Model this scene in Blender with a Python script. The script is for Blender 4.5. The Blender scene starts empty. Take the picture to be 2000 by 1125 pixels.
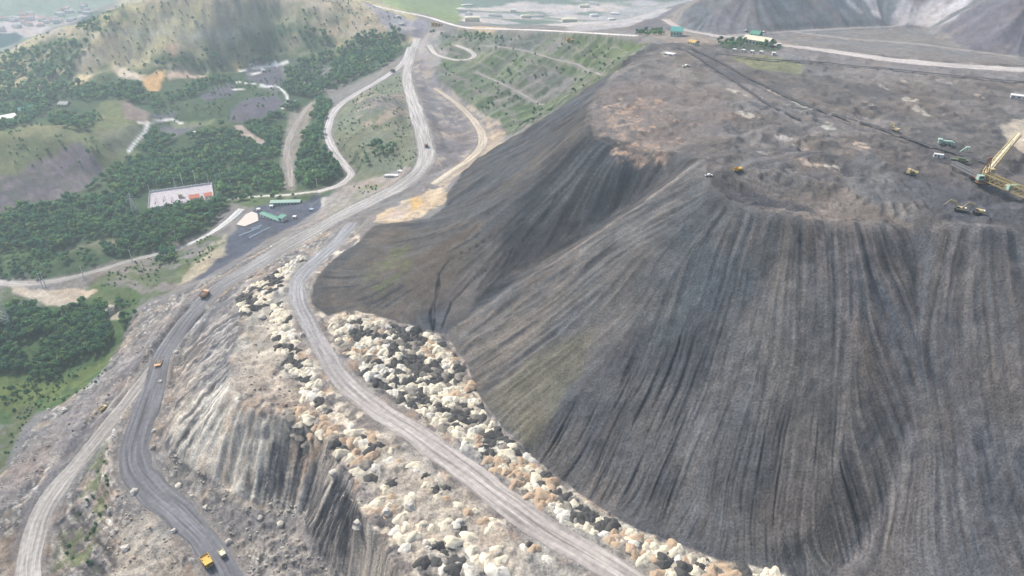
import bpy, bmesh, math, random, time
import numpy as np
from mathutils import Vector, Matrix
from mathutils.geometry import delaunay_2d_cdt
T0 = time.time()
random.seed(7); rng = np.random.default_rng(11)
S = bpy.context.scene
C = S.collection

# ------------------------------------------------------------------ camera, world, sun, exposure
FPX = 1350.0; PITCH = math.radians(31.0); CAMZ = 260.0
cam_d = bpy.data.cameras.new('camera'); cam = bpy.data.objects.new('camera', cam_d); C.objects.link(cam)
cam.location = (0, 0, CAMZ); cam.rotation_euler = (math.pi/2 - PITCH, 0, 0)
cam_d.sensor_width = 36.0; cam_d.lens = 36.0*FPX/2000.0; cam_d.clip_start = 1.0; cam_d.clip_end = 30000.0
S.camera = cam
S.render.resolution_x = 1024; S.render.resolution_y = 576
SUN_EL, SUN_AZ = math.radians(47), math.radians(-48)          # azimuth from +Y, negative towards -X (left)
W = bpy.data.worlds.new('World'); S.world = W; W.use_nodes = True
wn = W.node_tree; wn.nodes.clear()
sky = wn.nodes.new('ShaderNodeTexSky'); sky.sky_type = 'NISHITA'; sky.sun_disc = False
sky.sun_elevation = SUN_EL; sky.sun_rotation = SUN_AZ; sky.dust_density = 4.0; sky.air_density = 1.0; sky.ozone_density = 1.0
bg = wn.nodes.new('ShaderNodeBackground'); bg.inputs[1].default_value = 0.11
wo = wn.nodes.new('ShaderNodeOutputWorld')
wn.links.new(sky.outputs[0], bg.inputs[0]); wn.links.new(bg.outputs[0], wo.inputs[0])
sd = bpy.data.lights.new('sun', 'SUN'); sd.energy = 3.0; sd.angle = math.radians(8); sd.color = (1.0, 0.95, 0.87)
sun = bpy.data.objects.new('sun', sd); C.objects.link(sun); sun.location = (-300, 300, 700)
to_sun = Vector((math.sin(SUN_AZ)*math.cos(SUN_EL), math.cos(SUN_AZ)*math.cos(SUN_EL), math.sin(SUN_EL)))
sun.rotation_euler = to_sun.to_track_quat('Z', 'Y').to_euler()
vs = S.view_settings; vs.view_transform = 'Standard'; vs.look = 'None'; vs.gamma = 1.0; vs.use_curve_mapping = False
vs.exposure = 0.58

# ------------------------------------------------------------------ helpers
cP, sP = math.cos(PITCH), math.sin(PITCH)
def ray(px, py):
    a = (px-1000.0)/FPX; b = (562.5-py)/FPX
    return a, cP + b*sP, -sP + b*cP                      # x, y, z per unit depth
def P(px, py, z):
    a, fy, fz = ray(px, py); t = (z-CAMZ)/fz
    return (a*t, fy*t, z)
def tag(o, label=None, cat=None, group=None, kind=None):
    if label: o['label'] = label
    if cat: o['category'] = cat
    if group: o['group'] = group
    if kind: o['kind'] = kind
    return o
def mesh_np(name, V, F, mat=None, smooth=True, parent=None):
    me = bpy.data.meshes.new(name)
    V = np.asarray(V, dtype=np.float32); F = np.asarray(F, dtype=np.int32)
    me.vertices.add(len(V)); me.vertices.foreach_set('co', V.ravel())
    n = F.shape[1]
    me.loops.add(F.size); me.loops.foreach_set('vertex_index', F.ravel())
    me.polygons.add(len(F)); me.polygons.foreach_set('loop_start', np.arange(0, F.size, n, dtype=np.int32))
    me.polygons.foreach_set('use_smooth', np.full(len(F), smooth))
    me.update(calc_edges=True); me.validate()
    if mat: me.materials.append(mat)
    o = bpy.data.objects.new(name, me); C.objects.link(o)
    if parent: o.parent = parent
    return o
# value/gradient noise in numpy
def _hash(ix, iy, seed):
    h = (ix.astype(np.int64)*374761393 + iy.astype(np.int64)*668265263 + seed*974634777) & 0xffffffff
    h = ((h ^ (h >> 13))*1274126177) & 0xffffffff
    return (h ^ (h >> 16)) & 0xffffffff
def vnoise(x, y, seed=0):
    ix = np.floor(x); iy = np.floor(y); fx = x-ix; fy = y-iy
    fx = fx*fx*fx*(fx*(fx*6-15)+10); fy = fy*fy*fy*(fy*(fy*6-15)+10)
    def g(a, b): return _hash(ix+a, iy+b, seed).astype(np.float64)*(1/4294967295.0)
    return ((g(0,0)*(1-fx)+g(1,0)*fx)*(1-fy) + (g(0,1)*(1-fx)+g(1,1)*fx)*fy)*2-1
def fbm(x, y, scale, octv=4, seed=0, gain=0.55):
    r = 0; a = 1; t = 0; s = 1.0/scale; ca, sa = 0.8, 0.6
    for k in range(octv):
        xr = (x*ca-y*sa)*s; yr = (x*sa+y*ca)*s
        r = r + a*vnoise(xr+17.3*k, yr-9.1*k, seed+k*31); t += a; a *= gain; s *= 2.03; ca, sa = ca*0.8-sa*0.6, ca*0.6+sa*0.8
    return r/t*1.6
def sstep(a, b, x):
    t = np.clip((x-a)/(b-a), 0, 1); return t*t*(3-2*t)

# ------------------------------------------------------------------ polar grid of the ground
NT, NR = 1180, 860
TH = np.radians(np.linspace(-58, 58, NT))
ang = np.linspace(math.tan(math.radians(47)), math.tan(math.radians(5.9-31)), NR)   # even in pixel rows
rr = 285.0/np.tan(np.arctan(ang)+math.radians(31))
# append far rings
RAD = np.concatenate([np.array([20., 35., 48.]), rr[rr > 55], np.array([3000., 3400., 4000., 5000., 6500., 9000.])])
RAD = np.unique(RAD); NR = len(RAD)
Rg, Tg = np.meshgrid(RAD, TH, indexing='ij')
X = Rg*np.sin(Tg); Y = Rg*np.cos(Tg)
def cells(x0, x1, y0, y1):
    """index slices of the polar grid that cover an xy box"""
    xs = np.linspace(x0, x1, 9); ys = np.linspace(y0, y1, 9)
    gx, gy = np.meshgrid(xs, ys); r = np.hypot(gx, gy); t = np.arctan2(gx, gy)
    r0 = 0 if (x0 <= 0 <= x1 and y0 <= 0) else r.min()*0.98; j0 = max(0, np.searchsorted(RAD, r0)-2); j1 = min(NR, np.searchsorted(RAD, r.max()*1.02)+2)
    i0 = max(0, np.searchsorted(TH, t.min()-.01)-1); i1 = min(NT, np.searchsorted(TH, t.max()+.01)+2)
    return slice(j0, j1), slice(i0, i1)
# ------------------------------------------------------------------ survey lines of the site: (photo x, photo y, height)
LINES = [
 # front mound: crest, right plateau edge
 [(1370,310,104),(1385,345,103),(1400,375,101),(1440,398,100),(1500,415,99),(1560,425,98),(1620,436,97),(1680,438,97),(1740,444,97),(1775,448,94),(1800,430,98),(1850,438,99),(1920,445,100),(2000,450,100),(2200,455,100),(2500,460,100)],
 # ridge going down left
 [(1370,310,104),(1305,360,92),(1240,405,79),(1180,445,66),(1100,497,48),(1040,535,35),(980,575,21),(925,612,10),(870,655,0.5)],
 # hollow left of the ridge
 [(1362,305,101),(1296,352,82),(1231,400,62),(1171,439,48),(1093,491,33),(1032,529,23),(972,571,12.5),(919,608,5.5)],
 # valley between the two front cones
 [(1775,448,95),(1790,520,82),(1792,600,69.5),(1785,700,55.5),(1775,820,38.5),(1750,930,24),(1715,1010,14),(1650,1110,3)],
 # rib crest left of that valley
 [(1660,440,97),(1700,560,77.5),(1700,700,57),(1670,850,37),(1600,1000,18),(1560,1090,6.5)],
 [(1560,425,98),(1520,560,74),(1440,760,41),(1360,920,19),(1300,1020,6)],
 [(1440,398,99),(1330,520,75),(1200,680,42),(1090,800,20),(1010,870,5)],
 [(1400,375,101),(1250,500,73),(1100,620,37),(1000,700,15),(935,760,2)],
 # toe of the mound
 [(870,655,0.5),(905,700,0.5),(930,760,1),(980,830,1.5),(1030,885,2),(1130,965,3),(1250,1040,4),(1400,1090,5),(1520,1122,6),(1750,1180,4),(2100,1200,2),(2500,1200,0)],
 # upper left flank: silhouette rib and inner crest
 [(1270,88,95),(1230,112,88),(1180,150,76),(1120,190,60),(1050,237,40),(990,275,24),(940,305,12),(900,345,4),(865,385,-2)],
 [(1300,110,97),(1215,135,95),(1165,190,93),(1140,235,91),(1150,270,89),(1200,290,89),(1260,300,92),(1320,303,98),(1370,310,104)],
 [(1130,270,84),(1060,330,62),(980,390,42),(900,440,24),(820,490,12),(720,560,4)],
 [(1210,315,86),(1120,372,62),(1035,432,41),(955,490,24),(885,560,10),(850,630,1)],
 [(1050,290,52),(970,345,30),(900,400,16),(830,440,8),(760,480,2)],
 # toe of the flank along the bench road
 [(865,385,-2),(870,405,2),(840,425,3),(790,440,2),(730,440,-4),(690,480,-4),(650,510,-2),(622,535,0),(608,560,1),(615,590,1),(640,620,1),(700,612,3),(760,625,3),(820,640,2),(870,655,0.5)],
 # plateau
 [(1300,85,94),(1350,100,95),(1450,160,97),(1600,240,99),(1750,280,100),(1960,340,101),(2200,400,102)],
 [(1350,200,96),(1450,250,98),(1300,250,93),(1500,300,100),(1420,330,102)],
 [(1800,150,96),(2000,200,98),(2300,250,99),(1600,110,95),(2000,150,96),(2400,180,97),(1900,300,100),(1950,400,100),(2100,400,101)],
 # bowl cut into the plateau edge
 [(1420,372,97),(1480,395,92),(1540,408,91),(1590,415,92)],
 [(1460,345,99),(1520,370,95),(1590,390,94),(1660,405,95)],
 [(1500,330,101),(1560,345,100),(1640,350,97),(1680,370,96),(1650,320,98),(1700,300,103),(1740,330,99),(1730,400,98),(1600,300,100)],
 # railway / crest road over the green slopes
 [(690,0,26),(760,18,24),(830,32,24),(900,52,40),(960,56,50),(1040,58,62),(1120,62,74),(1200,67,84),(1250,70,90),(1290,82,94)],
 # hidden ground behind that crest
 [(690,-12,5),(860,15,-30),(1000,30,-40),(1120,35,-40),(1200,42,-20)],
 # green slopes
 [(1240,100,79),(1150,120,59),(1060,110,47),(960,85,42),(880,80,24)],
 [(1180,130,57),(1100,170,34),(1020,120,38),(930,110,26),(860,100,15.6)],
 [(1060,205,18),(1000,170,19),(940,140,16),(850,120,12)],
 [(1030,235,12),(1000,258,6),(960,200,6),(900,170,8),(850,150,8)],
 # valley with the eroded track
 [(985,262,2),(950,235,-2),(900,195,-2),(860,170,0)],
 [(950,300,-4),(935,260,-6),(890,210,-6),(840,180,-3)],
 [(925,325,-6),(880,350,-8),(850,375,-9)],
 # haul road shoulders
 [(860,250,-8),(880,300,-10),(870,340,-10)],
 # knoll between the roads
 [(750,185,8),(770,215,7),(720,215,4)],[(770,270,-4),(715,300,-12),(680,240,-8),(700,335,-22)],
 [(770,340,-16),(730,360,-22),(690,390,-26)],
 # coal yard
 [(440,470,-53),(500,480,-50),(560,450,-49),(600,420,-48),(625,390,-46),(540,385,-50),(500,410,-52),(470,440,-53),(440,510,-51),(390,540,-54)],
 [(640,372,-36),(600,378,-42),(540,380,-49),(420,388,-58)],
 [(470,400,-55),(430,435,-59),(370,470,-65),(300,500,-70),(200,520,-75),(100,548,-79),(0,552,-81),(-200,540,-82)],
 # substation terrace and woods
 [(290,410,-62),(290,375,-62),(415,360,-61),(420,392,-60)],
 [(250,330,-64),(350,320,-60),(450,290,-56),(540,250,-50),(600,250,-48),(620,200,-40),(590,330,-50)],
 [(130,500,-76),(60,450,-74),(200,440,-70),(0,430,-74),(-200,430,-74)],
 # purple spoil hillock, far left
 [(0,405,-68),(60,395,-67),(130,370,-65),(200,330,-62),(250,290,-58)],
 [(-200,250,-10),(0,262,-22),(80,255,-22),(140,262,-26),(190,290,-38),(230,270,-42)],
 [(0,330,-48),(100,310,-46),(170,320,-52)],
 # upper valley
 [(-200,210,-40),(0,225,-48),(100,225,-50),(200,230,-46),(250,225,-40),(290,235,-44),(230,195,-34)],
 [(300,240,-46),(340,250,-52),(400,230,-46),(470,240,-48)],
 [(330,210,-42),(400,190,-38),(460,165,-36),(500,180,-40),(560,195,-42),(480,210,-43)],
 [(470,130,-34),(540,118,-30),(560,170,-38),(640,130,-26),(700,110,-16),(760,100,-4)],
 # big hill, upper left
 [(160,152,-32),(230,150,-30),(300,160,-32),(380,145,-28),(440,120,-24),(520,105,-18),(600,95,-10)],
 [(120,110,-10),(200,100,0),(300,90,2),(400,80,4),(500,75,6),(560,60,8)],
 [(0,108,-30),(60,78,-8),(110,55,14),(160,38,34),(200,18,52),(235,2,66),(300,-20,84),(450,-40,104),(600,-20,64),(690,0,30)],
 [(200,60,28),(300,45,38),(400,30,52),(500,25,50),(600,25,40),(660,15,46)],
 [(0,200,-46),(60,190,-46),(120,180,-42),(0,150,-42),(80,140,-34)],
 [(-200,170,-50),(-200,100,-45)],
 [(620,60,14),(700,40,30),(760,45,28),(800,60,22),(740,80,8),(680,90,-2)],
 # far plain
 [(0,96,-90),(60,68,-90),(120,45,-90),(200,8,-90)],[(0,40,-92),(100,20,-92),(0,10,-92),(100,0,-92)],
 [(900,12,-60),(1000,15,-60),(1150,25,-60),(1220,40,-50),(1250,20,-60),(1330,3,-60)],
 # far dump, top right
 [(1225,56,84),(1260,42,80),(1290,36,80)],
 [(1290,52,86),(1330,62,86),(1400,70,87),(1500,68,86),(1600,60,84),(1700,56,83),(1800,56,83),(1850,80,86),(1900,100,88),(2000,112,90),(2300,120,90)],
 [(1300,30,90),(1340,12,104),(1362,0,108),(1450,-50,140),(1700,-60,136),(2100,-70,165),(2500,-60,170)],
 [(1850,50,97),(1880,25,110),(1920,5,125),(2000,-15,140),(2300,-20,143)],
 [(1400,86,93),(1500,85,93),(1600,95,94),(1750,110,94),(1900,122,94),(2000,128,94),(2300,135,95)],
 # the bench with the dumped heaps: left brow and foot
 [(590,500,-8),(560,535,-6),(500,560,-7),(475,590,-7),(462,650,-5),(452,700,-4),(450,760,-3),(470,795,-2),(530,812,-2),(600,825,-1),(650,868,0),(690,920,1),(700,1000,1),(745,1050,2),(765,1100,2),(800,1150,2),(850,1400,2)],
 [(520,600,-5),(520,700,-3),(520,770,-2),(600,700,0),(620,790,0)],[(800,1000,2),(900,1080,3),(760,900,2),(900,980,3)],
 [(430,590,-24),(375,650,-34),(355,700,-38),(340,760,-41),(325,830,-43),(332,880,-44),(400,935,-45),(480,978,-45),(560,988,-43),(600,1010,-44),(590,1060,-46),(640,1110,-46),(700,1160,-46),(800,1400,-46)],
 [(450,960,-47),(400,990,-49),(480,1060,-50),(530,1000,-46),(560,1100,-50),(600,1250,-50)],
 # ground left of the dark road
 [(220,960,-58),(200,1050,-62),(280,1080,-58),(150,1050,-68),(160,1125,-68),(330,1110,-58),(300,1300,-62),(220,870,-54),(240,830,-52)],
 [(255,760,-50),(300,690,-46),(380,600,-38)],
 [(330,600,-50),(270,665,-58),(220,720,-64),(160,780,-70),(90,840,-76),(30,900,-80),(-100,1000,-84),(-200,1150,-90)],
 [(290,590,-60),(255,640,-68),(222,690,-75),(150,750,-80),(60,800,-84),(0,850,-88),(0,930,-88),(-200,950,-95)],
 [(130,640,-82),(0,650,-84),(60,720,-85),(0,780,-88),(200,620,-78),(0,600,-82),(-200,700,-88),(150,590,-78),(250,590,-70)],
 [(420,500,-50),(380,540,-56),(330,560,-60),(250,560,-68)],
 [(700,1300,-40),(0,1400,-80),(-300,1400,-90),(400,1400,-60)],
]
# roads: control points (photo x, photo y, height, half width in m)
ROADS = {
 'haul_road': [(815,75,12,7),(800,120,6,7),(795,155,3,7.5),(812,215,0,9),(825,262,-3,9.5),(832,300,-6,9.5),(818,335,-9,9.5),(780,365,-14,9.5),(720,395,-19,9.5),(660,425,-24,9.5),(600,458,-28,9.5),(540,492,-32,9.5),(480,528,-35,9),(425,562,-37,8.5),(380,605,-39,8),(345,650,-41,8),(315,695,-43,8),(300,750,-45,8.5),(282,810,-48,9),(265,860,-50,9.5),(262,905,-52,9.5),(295,955,-53,9),(345,1000,-54,8.5),(395,1050,-55,8),(430,1100,-57,8),(450,1150,-58,8),(460,1250,-60,8)],
 'bench_road': [(690,435,-16,5),(655,475,-12,6),(612,515,-6,7),(583,550,-2,6.5),(585,590,0,6.5),(608,640,0.5,6),(635,690,1,6),(668,740,1.5,6.5),(725,790,2,7),(800,840,2.5,7.5),(880,895,3,7.5),(970,965,3.5,7.5),(1060,1030,4,7.5),(1150,1085,4.5,7.5),(1230,1135,5,7.5),(1400,1250,5,9)],
 'lower_road': [(372,625,-45,4),(320,690,-51,4),(270,755,-57,5),(225,815,-62,6),(170,885,-67,6),(115,950,-71,7),(80,1010,-73,7),(62,1070,-74,7),(55,1130,-75,7),(60,1250,-76,7)],
 'valley_road': [(800,92,12,4),(785,125,4,5),(740,158,-2,5),(690,187,-8,5),(655,215,-13,5),(640,255,-19,5),(650,290,-24,5),(675,325,-29,5),(686,342,-32,5),(662,362,-36,5),(620,374,-41,4.5)],
 'access_road': [(620,374,-41,2.5),(560,381,-48,2.5),(500,384,-53,2.5),(450,389,-57,2.5),(405,396,-60,2.5)],
 'forest_road': [(472,408,-55,4),(440,436,-58.5,4),(400,462,-63,3),(340,488,-68,3),(260,508,-73,3),(200,526,-76,3.5),(150,540,-78,4),(95,551,-79,5),(40,554,-80,5),(-40,550,-81,5),(-200,545,-82,5)],
 'dirt_track': [(612,200,-44,4),(590,225,-47,4),(568,265,-49,5),(560,300,-50,5),(566,330,-51,4),(570,365,-51,4)],
 'gully_track': [(850,172,-1,3),(895,205,-5,4),(925,235,-6,5),(942,262,-6,6),(940,285,-6,5),(915,312,-6.5,4),(880,335,-8,4),(845,360,-10,4)],
 'spur_track': [(838,88,24,4),(855,108,24,4),(895,118,26,4),(925,110,32,4),(915,98,36,4),(890,88,38,4)],
 'crest_road': [(700,3,26,5),(760,18,24.5,5),(830,32,24.5,5),(900,52,40.5,5),(960,56,50.5,5),(1040,58.5,62.5,5),(1120,62.5,74.5,5),(1200,67.5,84.5,5),(1245,70,90,5)],
 'far_haul_road': [(1300,38,84,6),(1330,56,88,6),(1390,68,90,6),(1450,74,92,6),(1490,84,93,7),(1560,92,94,8),(1650,104,94,10),(1750,118,95,11),(1850,127,95,11),(1950,134,95,11),(2100,142,96,11),(2300,150,96,11)],
 'upper_track': [(1400,71,89,4),(1540,62,86,4),(1640,56,84,4),(1750,52,83,3)],
 'upper_service_track': [(1550,62,86,3),(1660,76,88,3),(1790,86,90,3),(1990,112,92,3)],
 'terrace_track': [(940,90,42,2),(1020,98,44,2),(1080,115,42,2),(1150,140,46,2),(1175,147,60,2)],
 'terrace_track_low': [(930,140,18,1.6),(990,168,24,1.8),(1030,190,22,1.8),(1062,205,22,1.8)],
}
pts = []
def dens(a, b):
    n = max(1, int(math.hypot(a[0]-b[0], a[1]-b[1])/22))
    return [tuple(a[k]+(b[k]-a[k])*i/n for k in range(3)) for i in range(n)]
TINP = []
for L in LINES:
    for a, b in zip(L[:-1], L[1:]): TINP += [P(*q) for q in dens(a, b)]
    TINP.append(P(*L[-1]))
for nm, L in ROADS.items():
    if nm in ('terrace_track', 'terrace_track_low', 'spur_track'): continue
    for a, b in zip(L[:-1], L[1:]): TINP += [P(*q) for q in dens(a[:3], b[:3])]
TINP += [(-9000,9000,-60),(-4000,9000,-60),(0,9000,-60),(5000,9000,-40),(9000,9000,-40),(-9000,3000,-95),(-3000,3500,-92),(-1500,3000,-92),(-600,3200,-80),(0,3000,-60),(700,3200,-60),(1500,2800,60),(2500,2500,100),(9000,2500,40),
         (-1200,300,-90),(-9000,0,-95),(9000,0,20),(2000,800,120),(900,300,100),(600,60,60),(-700,60,-95),(-200,-60,-60),(0,-60,-10),(200,-60,5),(0,60,0),(150,100,2),(250,100,2),(-120,60,-50),(-300,60,-75),
         (300,1700,-60),(500,1500,-30),(650,1500,60),(1200,1500,170),(200,2200,-60),(-200,2400,-60)]
# drop points that fall too close to one another
keep = []; seen = {}
for p in TINP:
    d = 2.0**round(math.log2(max(2.0, math.hypot(p[0], p[1])*0.007))); k = (d, round(p[0]/d), round(p[1]/d))
    if k in seen: continue
    seen[k] = 1; keep.append(p)
TINP = keep
cv, _, cf, *_ = delaunay_2d_cdt([Vector((p[0], p[1])) for p in TINP], [], [], 0, 1e-5)
Zp = []
tp = np.array(TINP)
for v in cv:
    d = (tp[:,0]-v.x)**2+(tp[:,1]-v.y)**2; Zp.append(tp[d.argmin(), 2])
Z = np.full(X.shape, -60.0)
for f in cf:
    a, b, c = f[:3]
    x = [cv[k].x for k in (a, b, c)]; y = [cv[k].y for k in (a, b, c)]
    sj, si = cells(min(x), max(x), min(y), max(y))
    if sj.stop <= sj.start or si.stop <= si.start: continue
    xx = X[sj, si]; yy = Y[sj, si]
    den = (y[1]-y[2])*(x[0]-x[2])+(x[2]-x[1])*(y[0]-y[2])
    if abs(den) < 1e-9: continue
    w0 = ((y[1]-y[2])*(xx-x[2])+(x[2]-x[1])*(yy-y[2]))/den
    w1 = ((y[2]-y[0])*(xx-x[2])+(x[0]-x[2])*(yy-y[2]))/den
    w2 = 1-w0-w1
    m = (w0 >= -1e-6) & (w1 >= -1e-6) & (w2 >= -1e-6)
    z = w0*Zp[a]+w1*Zp[b]+w2*Zp[c]
    sub = Z[sj, si]; sub[m] = z[m]
def blur(A, n):
    for _ in range(n):
        B = np.pad(A, 1, mode='edge')
        A = (B[:-2,1:-1]+B[2:,1:-1]+2*B[1:-1,1:-1])*0.25
        B = np.pad(A, 1, mode='edge')
        A = (B[1:-1,:-2]+B[1:-1,2:]+2*B[1:-1,1:-1])*0.25
    return A
Z = blur(Z, 10)
def zat(x, y, A=None):
    A = Z if A is None else A
    x = np.asarray(x, float); y = np.asarray(y, float)
    r = np.hypot(x, y); t = np.arctan2(x, y)
    j = np.clip(np.interp(r, RAD, np.arange(NR)), 0, NR-1.001); i = np.clip((t-TH[0])/(TH[1]-TH[0]), 0, NT-1.001)
    j0 = j.astype(int); i0 = i.astype(int); fj = j-j0; fi = i-i0
    return (A[j0,i0]*(1-fj)+A[j0+1,i0]*fj)*(1-fi)+(A[j0,i0+1]*(1-fj)+A[j0+1,i0+1]*fj)*fi
def hit(px, py):
    """point of the ground seen at a photo position"""
    px = np.atleast_1d(np.asarray(px, float)); py = np.atleast_1d(np.asarray(py, float))
    a = (px-1000)/FPX; b = (562.5-py)/FPX; fy = cP+b*sP; fz = -sP+b*cP
    fz = np.minimum(fz, -0.055)
    t = np.full(px.shape, 90.0); lo = t.copy(); done = np.zeros(px.shape, bool); hi = t.copy()
    for k in range(480):
        tn = t*1.0085
        z = CAMZ+fz*tn; g = zat(a*tn, fy*tn)
        new = (~done) & (z <= g); lo[new] = t[new]; hi[new] = tn[new]; done |= new
        t = tn
        if done.all(): break
    hi[~done] = t[~done]; lo[~done] = t[~done]
    for k in range(12):
        m = (lo+hi)/2; below = CAMZ+fz*m <= zat(a*m, fy*m)
        hi = np.where(below, m, hi); lo = np.where(below, lo, m)
    return np.stack([a*hi, fy*hi, zat(a*hi, fy*hi)], -1)

# ------------------------------------------------------------------ road centre lines
def catmull(Q, step=4.0):
    Q = np.array(Q, float); out = []
    Q = np.vstack([2*Q[0]-Q[1], Q, 2*Q[-1]-Q[-2]])
    for k in range(1, len(Q)-2):
        n = max(2, int(np.hypot(*(Q[k+1]-Q[k])[:2])/step))
        for s in range(n):
            u = s/n; p0, p1, p2, p3 = Q[k-1:k+3]
            out.append(0.5*((2*p1)+(-p0+p2)*u+(2*p0-5*p1+4*p2-p3)*u*u+(-p0+3*p1-3*p2+p3)*u**3))
    out.append(Q[-2]); return np.array(out)
DRAPED = ('terrace_track', 'terrace_track_low', 'spur_track')
CL = {}
for nm, L in ROADS.items():
    if nm in DRAPED:
        h = hit([q[0] for q in L], [q[1] for q in L]); Q = [(h[k,0], h[k,1], h[k,2], L[k][3]) for k in range(len(L))]
        Q = catmull(Q); zz = zat(Q[:,0], Q[:,1]); Q[:,2] = zz
    else:
        Q = [(*P(q[0], q[1], q[2]), q[3]) for q in L]; Q = catmull(Q)
    for _ in range(6): Q[1:-1,2] = (Q[:-2,2]+2*Q[1:-1,2]+Q[2:,2])/4
    CL[nm] = Q
ROADM = np.zeros(X.shape); ROADD = np.full(X.shape, 1e3)          # inside-road mask, distance from the nearest road edge
for nm in sorted(CL, key=lambda n: -len(CL[n])):
    Q = CL[nm]
    D = np.full(X.shape, 1e9); ZR = np.zeros(X.shape); WR = np.ones(X.shape)
    for a, b in zip(Q[:-1], Q[1:]):
        pad = max(a[3], b[3])*3+6
        sj, si = cells(min(a[0],b[0])-pad, max(a[0],b[0])+pad, min(a[1],b[1])-pad, max(a[1],b[1])+pad)
        xx = X[sj,si]; yy = Y[sj,si]; d = b[:2]-a[:2]; L2 = max(d@d, 1e-6)
        u = np.clip(((xx-a[0])*d[0]+(yy-a[1])*d[1])/L2, 0, 1)
        dist = np.hypot(xx-a[0]-u*d[0], yy-a[1]-u*d[1]); s = D[sj,si]; m = dist < s
        s[m] = dist[m]; ZR[sj,si][m] = (a[2]+(b[2]-a[2])*u)[m]; WR[sj,si][m] = (a[3]+(b[3]-a[3])*u)[m]
    m = D < WR*3+6
    w = 1-sstep(WR*1.1+0.8, WR*2.2+5, D); w = np.where(m, w, 0)
    Z = Z*(1-w)+ZR*w
    ROADD = np.minimum(ROADD, D-WR)
    if nm == 'haul_road': HAULD = np.minimum(D, 150.0)
ROADM = np.clip((1.5-ROADD)/2, 0, 1)
Zbase = Z.copy()
print('terrain base', time.time()-T0)
# ------------------------------------------------------------------ relief that follows the fall line
MPP = np.sqrt(Rg**2+(CAMZ-Zbase)**2)/FPX                           # metres per photo pixel
def lic(src, Zs, steps=20, h=1.7):
    dr = np.gradient(RAD)[:, None]; dt = TH[1]-TH[0]
    gr = np.gradient(Zs, axis=0)/dr; gt = np.gradient(Zs, axis=1)/(dt*np.maximum(Rg, 1))
    slope = np.hypot(gr, gt)
    tw = WOB_A; gr, gt = gr*np.cos(tw)-gt*np.sin(tw), gr*np.sin(tw)+gt*np.cos(tw)
    vj = -gr/dr; vi = -gt/(dt*np.maximum(Rg, 1)); n = np.hypot(vj, vi)+1e-9
    vj = (vj/n).astype(np.float32); vi = (vi/n).astype(np.float32)
    acc = src.copy(); w = 1.0
    J0, I0 = np.meshgrid(np.arange(NR, dtype=np.float32), np.arange(NT, dtype=np.float32), indexing='ij')
    for sg in (1, -1):
        j = J0.copy(); i = I0.copy()
        for k in range(steps):
            ji = np.clip(np.rint(j).astype(np.int32), 0, NR-1); ii = np.clip(np.rint(i).astype(np.int32), 0, NT-1)
            j += sg*h*vj[ji, ii]; i += sg*h*vi[ji, ii]
            jc = np.clip(j, 0, NR-1.01); ic = np.clip(i, 0, NT-1.01); a = jc.astype(np.int32); b = ic.astype(np.int32)
            fj = (jc-a)[..., None]; fi = (ic-b)[..., None]
            g = 1-k/steps
            acc += g*((src[a,b]*(1-fj)+src[a+1,b]*fj)*(1-fi)+(src[a,b+1]*(1-fj)+src[a+1,b+1]*fj)*fi)
    acc -= acc.mean(axis=(0,1)); acc /= acc.std(axis=(0,1))
    return acc, slope
WOB_A = 0.09*fbm(X, Y, 26, 3, 501)+0.05*fbm(X, Y, 6, 2, 502)
lev = np.log2(np.maximum(Rg, 60)/200.0)
srcs = np.zeros(X.shape+(3,), np.float32)
for L in range(-1, 5):
    w = np.clip(1-np.abs(lev-L), 0, 1)
    if L == 4: w = np.clip(lev-3, 0, 1)
    if L == -1: w = np.maximum(w, (lev < -1)*1.0)
    rows = np.where(w.max(axis=1) > 0)[0]
    if len(rows) == 0: continue
    sl = slice(rows[0], rows[-1]+1); s = 0.95*2.0**L
    for c in range(3):
        sc = s*(1.0, 0.62, 2.2)[c]
        srcs[sl,:,c] += w[sl]*vnoise(X[sl]/sc+c*91, Y[sl]/sc-c*37, 5+c+L*7)
LC, SLOPE = lic(srcs, blur(Zbase, 45))
LC = np.clip(LC, -2.6, 2.6)
print('lic', time.time()-T0)
F4 = fbm(X, Y, 5, 3, 1); F15 = fbm(X, Y, 16, 4, 2); F60 = fbm(X, Y, 60, 5, 3); F200 = fbm(X, Y, 220, 5, 4)
WX = fbm(X, Y, 24, 5, 21); WY = fbm(X, Y, 24, 5, 22)
WXf = fbm(X, Y, 110, 5, 23); WYf = fbm(X, Y, 110, 5, 24)
print('noise', time.time()-T0)

COL = np.zeros(X.shape+(3,)); COL[:] = (0.20, 0.19, 0.185)
def world_poly(poly): 
    h = hit([p[0] for p in poly], [p[1] for p in poly]); return h[:, :2]
def sdf(poly, sj, si, warp=0.0):
    xx = X[sj,si]; yy = Y[sj,si]
    if warp:
        far = np.clip((Rg[sj,si]-700)/400, 0, 1); mp = MPP[sj,si]*warp
        xx = xx+(WX[sj,si]*(1-far)+WXf[sj,si]*far)*mp*1.6; yy = yy+(WY[sj,si]*(1-far)+WYf[sj,si]*far)*mp*2.2
    d = np.full(xx.shape, 1e18); s = np.ones(xx.shape)
    n = len(poly)
    for k in range(n):
        a = poly[k]; b = poly[k-1]; e = b-a; wx = xx-a[0]; wy = yy-a[1]
        u = np.clip((wx*e[0]+wy*e[1])/max(e@e, 1e-9), 0, 1)
        d = np.minimum(d, (wx-e[0]*u)**2+(wy-e[1]*u)**2)
        c1 = yy >= a[1]; c2 = yy < b[1]; c3 = e[0]*wy > e[1]*wx
        fl = (c1 & c2 & c3) | (~c1 & ~c2 & ~c3); s = np.where(fl, -s, s)
    return s*np.sqrt(d)
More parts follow.
